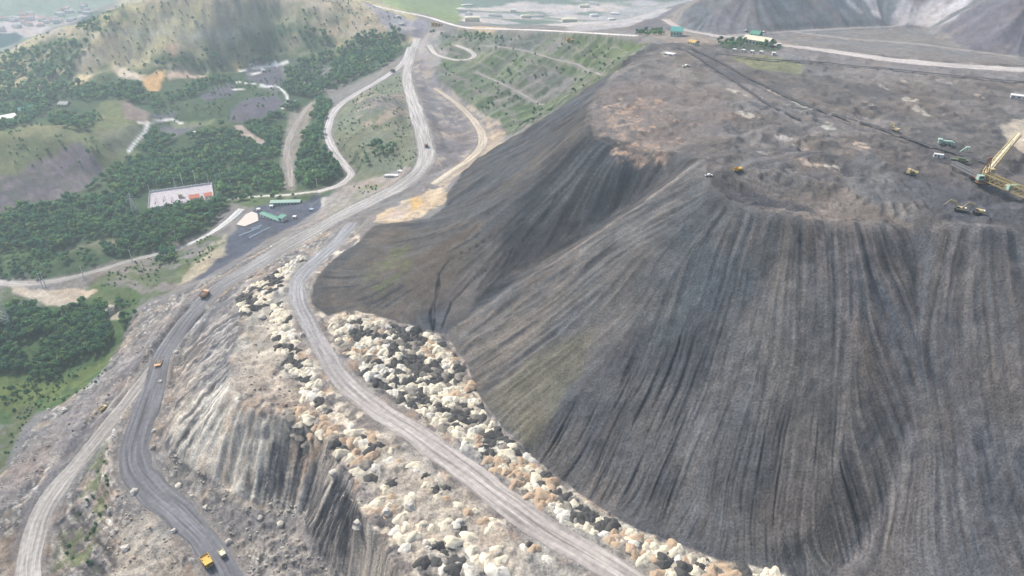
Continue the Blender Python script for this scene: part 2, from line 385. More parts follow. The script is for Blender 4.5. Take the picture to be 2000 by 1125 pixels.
def mask(poly, soft=6, warp=8, wp=None):
    wp = world_poly(poly) if wp is None else wp
    r = np.hypot(wp[:,0], wp[:,1]).max(); pad = r/FPX*(soft+warp*3)*2+4
    sj, si = cells(wp[:,0].min()-pad, wp[:,0].max()+pad, wp[:,1].min()-pad, wp[:,1].max()+pad)
    d = sdf(wp, sj, si, warp); sf = np.maximum(MPP[sj,si]*soft, 0.3)
    return (sj, si), 1-sstep(-sf, sf, d)
def paint(poly, col, a=1.0, soft=6, warp=8, mott=None, streak=None, seed=0, wp=None):
    (sj, si), m = mask(poly, soft, warp, wp)
    m = m*a
    if mott:
        sc, th = mott; n = fbm(X[sj,si], Y[sj,si], sc, 4, 50+seed); m = m*sstep(th-0.25, th+0.25, n)
    if streak is not None:
        c, th = streak; m = m*sstep(th-0.7, th+0.7, LC[sj,si,c])
    COL[sj,si] = COL[sj,si]*(1-m[...,None])+np.array(col)*m[...,None]
def line_mask(ptsw, w):
    D = np.full(X.shape, 1e9)
    for a, b in zip(ptsw[:-1], ptsw[1:]):
        pad = w*3; sj, si = cells(min(a[0],b[0])-pad, max(a[0],b[0])+pad, min(a[1],b[1])-pad, max(a[1],b[1])+pad)
        xx = X[sj,si]; yy = Y[sj,si]; d = b[:2]-a[:2]; u = np.clip(((xx-a[0])*d[0]+(yy-a[1])*d[1])/max(d@d,1e-6), 0, 1)
        D[sj,si] = np.minimum(D[sj,si], np.hypot(xx-a[0]-u*d[0], yy-a[1]-u*d[1]))
    return D
def stroke(pp, w, col, a=1.0, dz=0.0, wob=0.3):
    """paint (and carve by dz) a line given in photo positions, width w metres"""
    global Z
    h = hit([p[0] for p in pp], [p[1] for p in pp]); D = line_mask(h, w*2)+WX*w*wob
    m = np.clip(1.4-D/w, 0, 1)
    if col is not None: COL[:] = COL*(1-(m*a)[...,None])+np.array(col)*(m*a)[...,None]
    if dz: Z += dz*np.clip(1-D/(w*1.2), 0, 1)
G1, G2, G3 = (0.048,0.090,0.044), (0.066,0.105,0.050), (0.16,0.18,0.085)
OLIVE, PURP, TAN, CREAM, ORNG = (0.35,0.315,0.165), (0.19,0.155,0.175), (0.34,0.28,0.21), (0.60,0.55,0.46), (0.50,0.31,0.16)
DARK, COAL = (0.115,0.11,0.117), (0.062,0.066,0.082)

# --- far left, the plain and the town
paint([(-300,-30),(230,-30),(235,0),(60,75),(0,105),(-300,110)], (0.19,0.25,0.20), soft=3, warp=2)
paint([(-60,45),(110,22),(200,8),(165,34),(60,74),(20,66),(-60,64)], (0.45,0.40,0.40), soft=4, warp=4, mott=(90,-0.1))
paint([(-60,62),(30,62),(45,72),(0,95),(-60,98)], (0.04,0.09,0.10), soft=3, warp=3)
# --- big hill
hill = [(60,76),(235,0),(300,-30),(760,-30),(800,30),(815,75),(740,115),(560,112),(480,132),(380,155),(150,165),(60,205),(-250,215),(-250,100),(0,105)]
paint(hill, OLIVE, soft=8, warp=8)
paint(hill, (0.30,0.225,0.20), a=0.55, soft=8, warp=8, mott=(130,0.15), seed=1)
paint(hill, G2, a=0.6, soft=8, warp=8, mott=(70,0.42), seed=2)
paint(hill, (0.38,0.33,0.22), a=0.6, soft=8, warp=8, mott=(24,0.3), seed=211)
paint(hill, (0.15,0.14,0.12), a=0.5, soft=8, warp=8, mott=(17,0.35), seed=212)
paint([(520,-10),(700,0),(700,45),(560,60),(430,90),(350,95)], (0.30,0.25,0.22), a=0.2, soft=20, warp=14, streak=(0,0))
for pl in ([(160,35),(210,15),(280,40),(235,60),(180,60)], [(0,112),(60,95),(130,80),(190,75),(160,120),(140,150),(60,165),(-200,170)], [(120,130),(220,150),(150,160),(60,200),(-100,200)],
           [(560,60),(620,70),(700,62),(780,62),(790,100),(740,140),(660,170),(590,190),(545,180),(560,130),(450,110),(480,95)], [(380,118),(450,105),(460,140),(395,150),(260,140),(300,120)]):
    paint(pl, G1, a=0.85, soft=8, warp=12, mott=(40,-0.35), seed=3)
paint([(50,55),(125,58),(130,66),(60,66)], (0.5,0.40,0.26), a=0.8, soft=4, warp=4)
stroke([(0,104),(40,88),(90,68),(120,60)], 7, (0.36,0.35,0.36), 0.5)
stroke([(170,82),(230,66),(300,68),(360,75),(440,72),(500,58)], 4, (0.42,0.40,0.33), 0.6)
# --- upper valley: woods, olive clearings, coal patches
val = [(-250,200),(60,200),(150,160),(380,150),(480,130),(540,180),(620,190),(640,260),(690,345),(640,375),(560,400),(440,390),(400,470),(200,530),(-250,560)]
paint(val, (0.075,0.11,0.055), soft=10, warp=10)
paint(val, G1, a=0.8, soft=10, warp=10, mott=(35,0.0), seed=4)
paint([(-250,255),(20,255),(60,240),(170,262),(185,225),(195,198),(240,195),(260,235),(240,285),(270,300),(200,335),(100,350),(-250,340)], G3, soft=6, warp=8)
paint([(-250,255),(20,255),(60,240),(170,262),(240,285),(200,335),(-250,340)], (0.23,0.22,0.12), a=0.6, soft=6, warp=8, mott=(22,0.1), seed=5)
paint([(-250,340),(20,350),(60,320),(110,300),(150,285),(200,330),(150,372),(100,395),(0,415),(-250,415)], PURP, soft=7, warp=8)
paint([(-250,340),(20,345),(70,320),(150,310),(190,335),(100,392),(0,412),(-250,412)], (0.10,0.11,0.085), a=0.7, soft=10, warp=10, mott=(9,0.0), seed=291)
paint([(-250,350),(0,350),(60,350),(110,330),(100,390),(0,410),(-250,410)], (0.11,0.105,0.125), a=0.6, soft=10, warp=6, streak=(1,0.2))
paint([(180,255),(260,240),(290,262),(240,290),(205,300)], (0.19,0.19,0.13), a=0.8, soft=6, warp=8)
paint([(230,200),(255,205),(290,225),(280,245),(245,232)], (0.27,0.21,0.19), a=0.9, soft=4, warp=5)
paint([(290,225),(340,220),(330,235),(300,240)], (0.13,0.13,0.15), a=0.9, soft=4, warp=5)
paint([(300,245),(400,238),(380,250),(330,270),(300,262)], (0.16,0.16,0.19), a=0.95, soft=4, warp=4)
paint([(330,240),(420,230),(410,245),(340,250)], (0.22,0.25,0.13), a=0.8, soft=4, warp=4)
for pl in ([(385,190),(420,168),(450,162),(470,180),(430,192),(400,200)], [(450,215),(480,195),(540,182),(552,205),(520,235),(480,245),(450,240)], [(470,140),(500,128),(545,128),(560,170),(520,165),(470,155)]):
    paint(pl, (0.115,0.11,0.135), soft=4, warp=5)
# orange cuts
for pl, c in (([(143,152),(160,146),(180,148),(168,162),(150,162)], (0.60,0.47,0.27)), ([(215,136),(240,138),(262,150),(288,152),(300,158),(270,160),(235,156),(222,146)], (0.56,0.47,0.36)),
              ([(280,158),(300,150),(325,142),(318,160),(310,176),(292,176)], (0.58,0.38,0.18)), ([(325,144),(360,138),(402,142),(370,152),(330,158)], (0.50,0.38,0.30)),
              ([(325,98),(345,88),(357,98),(335,114)], (0.48,0.33,0.22)), ([(440,122),(458,122),(470,130),(455,136)], (0.60,0.45,0.22))):
    paint(pl, c, soft=3, warp=4)
for pp, w in (([(272,240),(300,238),(335,233),(355,240)], 3), ([(290,242),(280,260),(262,280),(250,298)], 2.2), ([(460,160),(500,165),(545,170),(560,185),(562,198),(552,212)], 2.4), ([(562,197),(578,196)], 3.5),
              ([(470,138),(500,130),(560,120)], 3), ([(480,146),(515,140),(512,133)], 2.5), ([(500,127),(540,122)], 2), ([(372,262),(385,255)], 2), ([(455,175),(490,170),(540,168)], 2.2)):
    stroke(pp, w, (0.75,0.74,0.71), 1.0, wob=0.1)
paint([(462,250),(478,248),(500,268),(520,280),(500,284),(478,276)], (0.42,0.36,0.33), soft=3, warp=4)
paint([(0,545),(0,560),(60,566),(150,565),(190,570),(170,580),(130,603),(110,598),(70,585),(20,575)], (0.46,0.38,0.29), soft=3, warp=4)
paint([(110,572),(170,568),(200,562),(180,578),(130,585)], (0.22,0.20,0.22), soft=4, warp=4)
paint([(180,560),(240,558),(290,572),(270,600),(255,650),(240,700),(215,740),(180,770),(100,800),(0,830),(-200,840),(-200,600),(0,590),(100,600)], (0.07,0.12,0.045), soft=5, warp=5)
paint([(-200,700),(0,720),(100,742),(190,700),(218,690),(215,735),(150,765),(90,790),(0,800),(-200,800)], (0.13,0.17,0.055), a=0.85, soft=8, warp=8, mott=(9,-0.2), seed=6)
paint([(-200,860),(0,835),(40,790),(75,785),(60,815),(30,850),(20,880),(15,900),(0,935),(-200,980)], (0.12,0.14,0.07), soft=5, warp=5, mott=(9,-0.5), seed=281)
paint([(130,480),(200,470),(240,450),(260,440),(225,480),(190,495)], (0.21,0.20,0.13), a=0.85, soft=8, warp=10)
paint([(0,480),(60,490),(130,500),(100,520),(0,530)], (0.10,0.17,0.07), a=0.8, soft=8, warp=8)
paint([(180,522),(300,492),(360,470),(430,440),(410,460),(330,510),(300,540),(220,548),(185,540)], (0.20,0.18,0.16), a=0.85, soft=5, warp=6)
paint([(560,225),(610,195),(625,200),(590,260),(575,330),(575,370),(550,370),(552,290)], (0.27,0.24,0.21), a=0.85, soft=5, warp=4)
paint([(420,390),(540,386),(620,376),(640,372),(600,392),(500,404),(470,405)], (0.10,0.15,0.06), a=0.9, soft=4, warp=4)
# substation yard and the slope below
paint([(340,540),(380,500),(420,470),(440,460),(448,475),(435,500),(410,530),(350,560)], (0.36,0.32,0.25), soft=5, warp=8)
paint([(300,545),(350,500),(400,470),(420,462),(390,500),(340,540)], G2, a=0.8, soft=5, warp=8, mott=(10,0.0), seed=7)
# coal yard
yard = [(432,500),(445,465),(470,440),(500,402),(560,398),(620,378),(645,376),(640,400),(600,425),(560,448),(520,470),(480,495),(440,520),(395,545),(380,548)]
paint(yard, (0.085,0.095,0.125), soft=3, warp=3)
paint([(520,395),(600,385),(620,392),(560,430),(520,425)], (0.13,0.135,0.165), a=0.8, soft=8, warp=6, mott=(9,0), seed=8)
paint([(625,385),(645,380),(650,405),(640,415),(630,405)], (0.5,0.46,0.38), a=0.8, soft=3, warp=3)
# knoll between the roads
knl = [(690,188),(740,160),(790,140),(800,170),(805,215),(818,262),(826,300),(810,335),(770,360),(700,392),(650,420),(640,380),(690,350),(660,300),(645,260),(655,220)]
paint(knl, (0.17,0.19,0.13), soft=4, warp=5)
paint([(690,190),(730,175),(790,170),(800,230),(780,250),(720,260),(690,240)], (0.36,0.29,0.24), a=0.8, soft=6, warp=8, mott=(16,0.05), seed=9)
paint([(700,200),(780,180),(800,220),(780,260),(720,280)], (0.14,0.135,0.15), a=0.6, soft=6, warp=8, streak=(0,0.3))
paint([(640,380),(690,352),(760,345),(800,320),(815,335),(770,362),(700,395),(650,425),(600,450),(570,448),(620,425)], (0.30,0.27,0.25), soft=5, warp=6)
paint([(645,395),(700,365),(780,345),(690,395),(650,420)], (0.22,0.24,0.14), a=0.6, soft=6, warp=6, mott=(8,0.1), seed=10)
paint([(640,275),(690,290),(720,320),(690,345),(665,320)], G1, a=0.6, soft=6, warp=6, mott=(12,-0.1), seed=11)
# valley with eroded track, right of the haul road
gul = [(805,110),(850,110),(870,150),(900,185),(950,215),(990,255),(960,300),(930,330),(880,365),(850,390),(800,395),(840,340),(850,300),(835,250),(820,200)]
paint(gul, (0.235,0.215,0.22), soft=4, warp=5)
paint(gul, (0.15,0.145,0.155), a=0.8, soft=4, warp=5, streak=(1,0.2))
paint(gul, (0.40,0.34,0.27), a=0.7, soft=4, warp=5, mott=(12,0.35), seed=241)
paint([(845,165),(880,180),(960,225),(990,258),(960,275),(930,250),(880,210),(850,190)], (0.42,0.34,0.26), a=0.8, soft=5, warp=6, mott=(9,-0.1), seed=12)
paint([(890,215),(920,240),(930,290),(880,320),(860,290),(870,240)], (0.15,0.14,0.15), a=0.7, soft=6, warp=6, streak=(0,0))
paint([(955,262),(990,258),(970,290),(900,340),(860,365),(845,355),(900,315),(940,290)], (0.40,0.33,0.25), a=0.8, soft=4, warp=5)
# pale eroded toe
paint([(728,434),(748,412),(775,408),(800,388),(818,384),(838,368),(860,366),(872,380),(866,398),(845,404),(826,420),(800,428),(780,442),(755,436)], (0.50,0.41,0.29), soft=2.5, warp=9)
paint([(728,434),(800,388),(870,370),(866,398),(780,440)], (0.30,0.25,0.20), a=0.7, soft=3, warp=8, mott=(5,0.2), seed=261)
paint([(800,395),(818,380),(825,400),(810,412)], (0.52,0.36,0.16), a=0.9, soft=3, warp=4)
paint([(738,432),(780,400),(800,398),(790,425)], (0.44,0.37,0.33), a=0.8, soft=4, warp=4, streak=(1,-0.2))
# --- far plain
pln = [(860,-30),(1380,-30),(1340,0),(1290,32),(1220,52),(1120,52),(960,48),(900,40)]
paint(pln, (0.42,0.40,0.40), soft=3, warp=3)
paint(pln, (0.10,0.16,0.12), a=0.9, soft=3, warp=3, mott=(120,-0.1), seed=14)
paint(pln, (0.60,0.52,0.47), a=0.8, soft=3, warp=3, mott=(150,0.4), seed=15)
paint([(1110,62),(1180,22),(1260,12),(1360,-5),(1290,32),(1230,52)], (0.38,0.37,0.38), a=0.8, soft=8, warp=8)
# --- green slopes under the crest road
grs = [(830,75),(900,60),(960,60),(1060,64),(1200,72),(1265,84),(1235,112),(1180,150),(1110,200),(1050,238),(1000,262),(975,235),(900,190),(850,150),(835,110)]
paint(grs, (0.15,0.16,0.13), soft=3, warp=3)
paint(grs, (0.11,0.165,0.065), a=0.85, soft=3, warp=3, mott=(60,-0.05), seed=13)
paint(grs, (0.060,0.095,0.050), a=0.85, soft=3, warp=3, streak=(0,0.15))
paint(grs, (0.20,0.195,0.17), a=0.6, soft=3, warp=3, streak=(1,0.6))
paint([(960,64),(1060,66),(1140,90),(1080,105),(1000,95)], (0.17,0.165,0.17), a=0.7, soft=6, warp=6, streak=(1,-0.2))
paint([(1040,130),(1130,150),(1100,195),(1040,190),(1020,160)], (0.17,0.16,0.165), a=0.7, soft=8, warp=8, streak=(1,-0.3))
paint([(830,60),(860,62),(850,90),(870,110),(850,150),(830,120),(800,100),(805,70)], (0.33,0.30,0.30), a=0.8, soft=6, warp=6)
paint([(890,62),(950,52),(1000,56),(960,64),(930,68)], (0.55,0.42,0.28), a=0.85, soft=3, warp=3)
# between hill and crest road
paint([(700,0),(750,20),(830,40),(850,60),(810,75),(760,60),(730,30)], (0.22,0.21,0.24), a=0.9, soft=4, warp=5)
paint([(690,-20),(900,-20),(900,48),(830,28),(760,14)], (0.19,0.26,0.10), a=0.9, soft=4, warp=4)
# --- far plain behind the crest road
# --- dumps
flank = [(1270,84),(1235,112),(1180,150),(1110,200),(1050,238),(990,275),(935,308),(895,350),(872,380),(872,400),(840,425),(730,440),(690,480),(640,515),(608,560),(615,600),(640,618),(700,608),(760,622),(860,655),(980,575),(1100,497),(1240,405),(1370,310),(1330,300),(1260,290),(1190,270),(1150,262),(1160,200),(1210,135),(1300,95)]
paint(flank, (0.108,0.104,0.102), soft=3, warp=2)
paint(flank, (0.075,0.080,0.090), a=0.85, soft=3, warp=3, mott=(45,0.05), streak=(2,-0.3), seed=16)
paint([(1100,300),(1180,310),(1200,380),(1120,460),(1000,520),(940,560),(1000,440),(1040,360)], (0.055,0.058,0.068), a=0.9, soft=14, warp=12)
paint([(1270,92),(1180,155),(1050,243),(960,300),(940,330),(1060,270),(1150,200),(1220,130)], (0.095,0.10,0.115), a=0.9, soft=6, warp=4)
paint([(640,540),(740,450),(860,440),(960,420),(900,520),(850,600),(780,620),(700,600),(640,600)], (0.150,0.130,0.112), a=0.85, soft=10, warp=8)
paint([(870,560),(960,480),(1010,470),(960,560),(900,620),(860,640)], (0.16,0.145,0.14), a=0.8, soft=10, warp=8)
paint([(700,560),(750,490),(800,480),(790,530),(740,590)], (0.15,0.18,0.08), a=0.8, soft=8, warp=8, mott=(6,0.05), seed=17)
paint([(1190,310),(1290,310),(1340,320),(1240,400),(1150,460),(1170,390)], (0.125,0.115,0.112), a=0.9, soft=8, warp=8)
face = [(1370,310),(1305,360),(1240,405),(1180,445),(1100,497),(980,575),(870,655),(905,700),(930,760),(980,830),(1030,885),(1130,965),(1250,1040),(1400,1090),(1520,1122),(1750,1180),(2100,1200),(2500,1200),(2500,460),(2200,455),(2000,448),(1920,443),(1850,436),(1800,428),(1775,446),(1680,436),(1560,423),(1500,413),(1440,396),(1400,373),(1385,345)]
paint(face, (0.132,0.131,0.134), soft=2, warp=2)
paint(face, (0.078,0.082,0.090), a=0.85, soft=2, warp=2, mott=(30,0.1), streak=(2,-0.4), seed=18)
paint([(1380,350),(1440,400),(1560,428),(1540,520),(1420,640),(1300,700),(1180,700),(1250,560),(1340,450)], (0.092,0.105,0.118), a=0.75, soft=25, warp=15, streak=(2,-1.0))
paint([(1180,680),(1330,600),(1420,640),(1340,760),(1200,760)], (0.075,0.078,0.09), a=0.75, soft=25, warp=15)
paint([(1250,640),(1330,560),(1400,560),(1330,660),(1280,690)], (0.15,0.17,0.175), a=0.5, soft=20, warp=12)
paint([(900,680),(1000,600),(1250,440),(1360,340),(1380,330),(1320,420),(1120,600),(980,720),(940,760)], (0.172,0.162,0.148), a=0.65, soft=12, warp=10, streak=(1,-0.5))
paint([(960,780),(1080,660),(1160,640),(1140,740),(1060,870),(1020,870)], (0.165,0.155,0.115), a=0.75, soft=16, warp=10)
paint([(1540,420),(1780,446),(1785,700),(1770,850),(1700,800),(1640,620),(1580,520)], (0.20,0.175,0.165), a=0.75, soft=14, warp=10, streak=(0,-0.4))
paint([(1330,820),(1500,560),(1580,520),(1560,700),(1470,860),(1340,960)], (0.185,0.183,0.182), a=0.75, soft=20, warp=12, streak=(2,-0.6))
paint([(1600,860),(1780,850),(1740,1000),(1660,1100),(1500,1080),(1250,1030),(1100,930),(1300,960),(1450,1000)], (0.155,0.142,0.135), a=0.6, soft=18, warp=12)
paint([(1800,440),(2100,448),(2400,460),(2400,1200),(1700,1180),(1760,960),(1790,700)], (0.185,0.175,0.175), a=0.85, soft=8, warp=6, streak=(2,-1.2))
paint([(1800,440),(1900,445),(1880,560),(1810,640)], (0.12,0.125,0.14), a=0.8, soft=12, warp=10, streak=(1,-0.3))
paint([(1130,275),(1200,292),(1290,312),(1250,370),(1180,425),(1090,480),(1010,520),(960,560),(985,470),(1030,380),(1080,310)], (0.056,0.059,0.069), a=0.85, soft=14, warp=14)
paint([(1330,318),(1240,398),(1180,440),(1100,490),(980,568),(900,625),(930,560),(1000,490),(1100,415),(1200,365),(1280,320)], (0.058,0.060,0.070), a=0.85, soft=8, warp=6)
stroke([(1380,312),(1305,362),(1240,407),(1100,499),(980,577),(900,632)], 2.2, (0.27,0.245,0.235), 0.7)
stroke([(1640,1125),(1720,1010),(1760,930),(1780,850)], 4.5, (0.20,0.20,0.215), 0.8)
CRK = (0.045,0.047,0.056)
stroke([(1150,370),(1100,395),(1039,421),(957,464),(918,488),(878,508),(858,535),(860,560),(850,590),(849,625),(846,645)], 0.55, CRK, 0.75, dz=-2.2, wob=0.5)
stroke([(858,545),(853,575),(842,610),(848,640)], 1.4, CRK, 0.6, dz=-2.0, wob=1.6)
stroke([(1180,430),(1100,440),(1034,456),(1000,490),(964,515),(918,550),(882,590),(864,640)], 0.5, CRK, 0.7, dz=-1.8, wob=0.5)
stroke([(1140,330),(1090,380),(1060,430),(1010,470),(985,520),(950,560)], 0.7, CRK, 0.6, dz=-1.6, wob=1.0)
stroke([(1080,310),(1010,360),(960,410),(930,440),(905,470)], 0.6, CRK, 0.5, dz=-1.2, wob=1.0)
stroke([(851,456),(820,468),(797,474),(777,480)], 0.7, CRK, 0.7, dz=-1.4, wob=0.6)
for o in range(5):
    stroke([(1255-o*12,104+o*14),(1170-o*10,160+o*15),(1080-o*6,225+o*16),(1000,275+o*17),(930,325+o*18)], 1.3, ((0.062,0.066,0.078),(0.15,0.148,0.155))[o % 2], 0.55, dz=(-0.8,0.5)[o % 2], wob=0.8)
stroke([(1085,650),(1050,675),(1010,705),(960,740)], 2.0, (0.095,0.10,0.112), 0.8, dz=-1.5)
for pl_ in (face, flank):
    paint(pl_, (0.195,0.172,0.152), a=0.45, soft=2, warp=2, streak=(2,0.75), mott=(70,0.0), seed=201)
    paint(pl_, (0.19,0.188,0.18), a=0.5, soft=2, warp=2, streak=(1,0.7), mott=(50,0.05), seed=202)
    paint(pl_, (0.050,0.054,0.064), a=0.85, soft=2, warp=2, streak=(0,1.0), mott=(40,-0.05), seed=203)
    paint(pl_, (0.10,0.115,0.135), a=0.5, soft=2, warp=2, streak=(1,0.3), mott=(60,0.2), seed=204)
# dark outwash patch
paint([(800,640),(830,610),(860,600),(875,650),(880,700),(850,690),(820,660)], (0.125,0.13,0.15), a=0.7, soft=6, warp=5)
# --- plateau
plat = [(1300,84),(1215,130),(1160,190),(1140,240),(1155,268),(1200,290),(1260,298),(1330,302),(1370,310),(1385,345),(1400,373),(1440,397),(1560,425),(1775,446),(1800,430),(2000,450),(2500,460),(2500,140),(2000,128),(1750,110),(1600,95),(1400,84)]
paint(plat, (0.175,0.158,0.148), soft=3, warp=2)
paint(plat, (0.115,0.11,0.11), a=0.85, soft=3, warp=2, mott=(26,0.05), seed=19)
paint(plat, (0.27,0.245,0.23), a=0.6, soft=3, warp=2, mott=(40,0.3), seed=20)
paint([(1160,190),(1250,150),(1400,180),(1450,260),(1300,290),(1150,262)], (0.215,0.185,0.175), a=0.6, soft=12, warp=10)
paint([(1210,200),(1260,195),(1250,240),(1220,270),(1300,290),(1290,320),(1200,310),(1180,240)], (0.36,0.27,0.21), a=0.75, soft=5, warp=8, mott=(7,0.15), seed=21)
paint([(1180,190),(1300,190),(1340,280),(1290,330),(1190,320),(1160,250)], (0.50,0.36,0.26), a=0.8, soft=8, warp=8, mott=(5,0.5), seed=231)
paint([(1400,290),(1560,290),(1700,330),(1660,360),(1480,330)], (0.125,0.13,0.145), a=0.7, soft=10, warp=8, mott=(10,-0.1), seed=22)
paint([(1400,85),(1560,95),(1720,115),(1990,135),(1990,165),(1700,140),(1480,110)], (0.24,0.225,0.225), a=0.8, soft=6, warp=4)
paint([(1420,110),(1520,112),(1575,128),(1560,145),(1480,135)], (0.24,0.25,0.13), a=0.8, soft=5, warp=5)
paint([(1640,320),(1720,300),(1800,420),(1775,445),(1700,400)], (0.15,0.16,0.175), a=0.7, soft=8, warp=8)
paint([(1760,300),(1850,330),(1980,380),(2000,440),(1850,430),(1780,400)], (0.125,0.12,0.125), a=0.85, soft=8, warp=5)
for k, (cx, cy, w_, h_) in enumerate([(1610,248,22,9),(1655,242,16,5),(1580,322,26,6),(1620,325,22,6),(1530,268,14,4),(1560,280,20,5),(1780,197,16,4),(1730,172,9,2.5),(1765,162,6,2),(1300,105,9,4),(1340,131,5,3),(1520,182,14,5),(1555,205,28,6),(1990,187,18,4),(1687,285,16,6),(1460,227,26,5),(1850,160,20,3),(1910,188,14,3),(1800,222,16,4),(1500,300,20,4),(1700,205,20,4),(1440,180,18,4)]):
    an = [(cx+w_*math.cos(t), cy+h_*math.sin(t)+w_*0.25*math.cos(t)) for t in np.linspace(0, 2*math.pi, 9)[:-1]]
    paint(an, [(0.52,0.50,0.44),(0.42,0.38,0.36),(0.5,0.42,0.35)][k % 3], a=0.85, soft=3, warp=5, mott=(5,-0.2), seed=30+k)
paint([(1955,250),(1985,238),(2100,240),(2100,330),(2000,300),(1975,280)], (0.52,0.45,0.36), soft=3, warp=4)
# bowl of the plateau edge: curved windrows
for k in range(6):
    o = k*9
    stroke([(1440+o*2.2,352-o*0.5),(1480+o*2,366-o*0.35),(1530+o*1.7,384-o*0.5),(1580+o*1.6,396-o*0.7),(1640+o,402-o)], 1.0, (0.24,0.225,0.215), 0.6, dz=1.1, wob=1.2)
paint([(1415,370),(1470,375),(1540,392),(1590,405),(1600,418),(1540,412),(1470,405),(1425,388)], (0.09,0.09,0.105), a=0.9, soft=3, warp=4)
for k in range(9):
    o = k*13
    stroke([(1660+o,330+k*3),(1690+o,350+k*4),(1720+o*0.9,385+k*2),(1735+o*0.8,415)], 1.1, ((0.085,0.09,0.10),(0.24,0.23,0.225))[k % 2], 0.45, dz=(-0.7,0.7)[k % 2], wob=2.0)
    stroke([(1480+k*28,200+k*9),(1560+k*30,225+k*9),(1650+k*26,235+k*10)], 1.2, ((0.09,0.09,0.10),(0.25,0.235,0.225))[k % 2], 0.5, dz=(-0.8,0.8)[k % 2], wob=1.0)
stroke([(1430,330),(1480,312),(1540,300),(1600,292)], 2.2, (0.26,0.24,0.23), 0.6)
stroke([(1180,270),(1230,292),(1300,302)], 1.6, (0.08,0.08,0.09), 0.6, dz=-1, wob=1.0)
# railway-like conveyor benches
stroke([(1340,92),(1400,125),(1470,165),(1560,210),(1650,240),(1750,270),(1850,305),(1960,338)], 3.2, (0.115,0.112,0.125), 0.8)
stroke([(1480,118),(1600,122),(1700,135),(1800,145),(2000,162)], 2.2, (0.12,0.115,0.125), 0.6)
stroke([(1330,95),(1400,150),(1500,210),(1600,262),(1700,300)], 2.5, (0.27,0.25,0.245), 0.5)
# --- far dump
fd = [(1370,0),(1355,8),(1290,52),(1330,62),(1400,70),(1500,68),(1700,56),(1800,54),(1840,60),(1900,100),(2000,112),(2400,120),(2500,-40),(1380,-60)]
paint(fd, (0.135,0.15,0.165), soft=3, warp=2)
paint(fd, (0.17,0.155,0.165), a=0.8, soft=3, warp=2, streak=(2,0.1))
paint([(1640,-30),(1910,-30),(1880,30),(1845,48),(1800,52),(1740,45),(1700,20),(1650,15)], (0.42,0.41,0.43), a=0.9, soft=5, warp=6, streak=(2,0.0))
paint([(1840,60),(1880,25),(1960,0),(2100,-20),(2400,-20),(2400,120),(1900,100)], (0.14,0.13,0.15), a=0.9, soft=4, warp=3)
paint([(1225,56),(1262,38),(1320,12),(1340,8),(1290,40),(1300,50),(1280,60)], (0.14,0.13,0.15), a=0.9, soft=2, warp=2)
paint([(1240,62),(1300,58),(1400,75),(1500,75),(1560,85),(1480,88),(1380,86),(1300,82)], (0.30,0.25,0.21), a=0.8, soft=4, warp=4)
paint([(1400,80),(1480,78),(1540,90),(1500,100),(1410,96)], G1, a=0.7, soft=3, warp=3)
# --- bench between the mine roads
bench = [(690,440),(655,478),(612,520),(560,545),(500,560),(475,590),(462,650),(452,700),(450,760),(470,795),(560,815),(650,868),(700,1000),(745,1050),(770,1100),(820,1200),(1500,1300),(1520,1120),(1400,1090),(1250,1040),(1130,965),(1030,885),(980,830),(930,760),(905,700),(870,655),(820,640),(760,622),(700,608),(640,618),(608,590),(605,560),(640,515),(700,470)]
paint(bench, (0.31,0.28,0.26), soft=3, warp=3)
paint(bench, (0.175,0.165,0.165), a=0.85, soft=3, warp=3, mott=(11,0.05), seed=60)
paint(bench, (0.66,0.60,0.50), a=0.95, soft=3, warp=3, mott=(7,0.25), seed=61)
paint(bench, (0.50,0.34,0.22), a=0.6, soft=3, warp=3, mott=(11,0.5), seed=62)
paint(bench, (0.085,0.083,0.085), a=0.8, soft=3, warp=3, mott=(6,0.55), seed=66)
paint([(480,600),(600,575),(560,700),(500,770),(460,750)], (0.56,0.51,0.42), a=0.5, soft=8, warp=8)
paint([(450,680),(560,720),(640,800),(600,830),(450,790)], (0.46,0.38,0.31), a=0.5, soft=8, warp=8)
paint([(490,560),(560,500),(600,470),(650,460),(620,500),(570,545)], (0.62,0.56,0.46), a=0.85, soft=4, warp=6, mott=(7,-0.2), seed=63)
paint([(750,860),(900,960),(1000,1050),(1150,1130),(1150,1200),(850,1140),(760,1000),(700,900)], (0.50,0.45,0.38), a=0.7, soft=10, warp=8)
paint([(560,520),(600,505),(625,495),(600,545),(585,560)], (0.25,0.25,0.26), a=0.6, soft=6, warp=5)
belt = [(645,632),(700,616),(760,632),(820,648),(862,668),(900,712),(925,770),(972,835),(1025,892),(1125,972),(1250,1048),(1400,1096),(1530,1126),(1530,1190),(1310,1160),(1215,1100),(1115,1035),(1020,965),(935,892),(850,826),(775,778),(715,735),(680,692),(658,655)]
paint(belt, (0.40,0.37,0.31), soft=3, warp=3)
paint(belt, (0.64,0.59,0.48), a=0.95, soft=3, warp=3, mott=(6,-0.1), seed=64)
paint(belt, (0.10,0.10,0.105), a=0.85, soft=3, warp=3, mott=(5,0.35), seed=65)
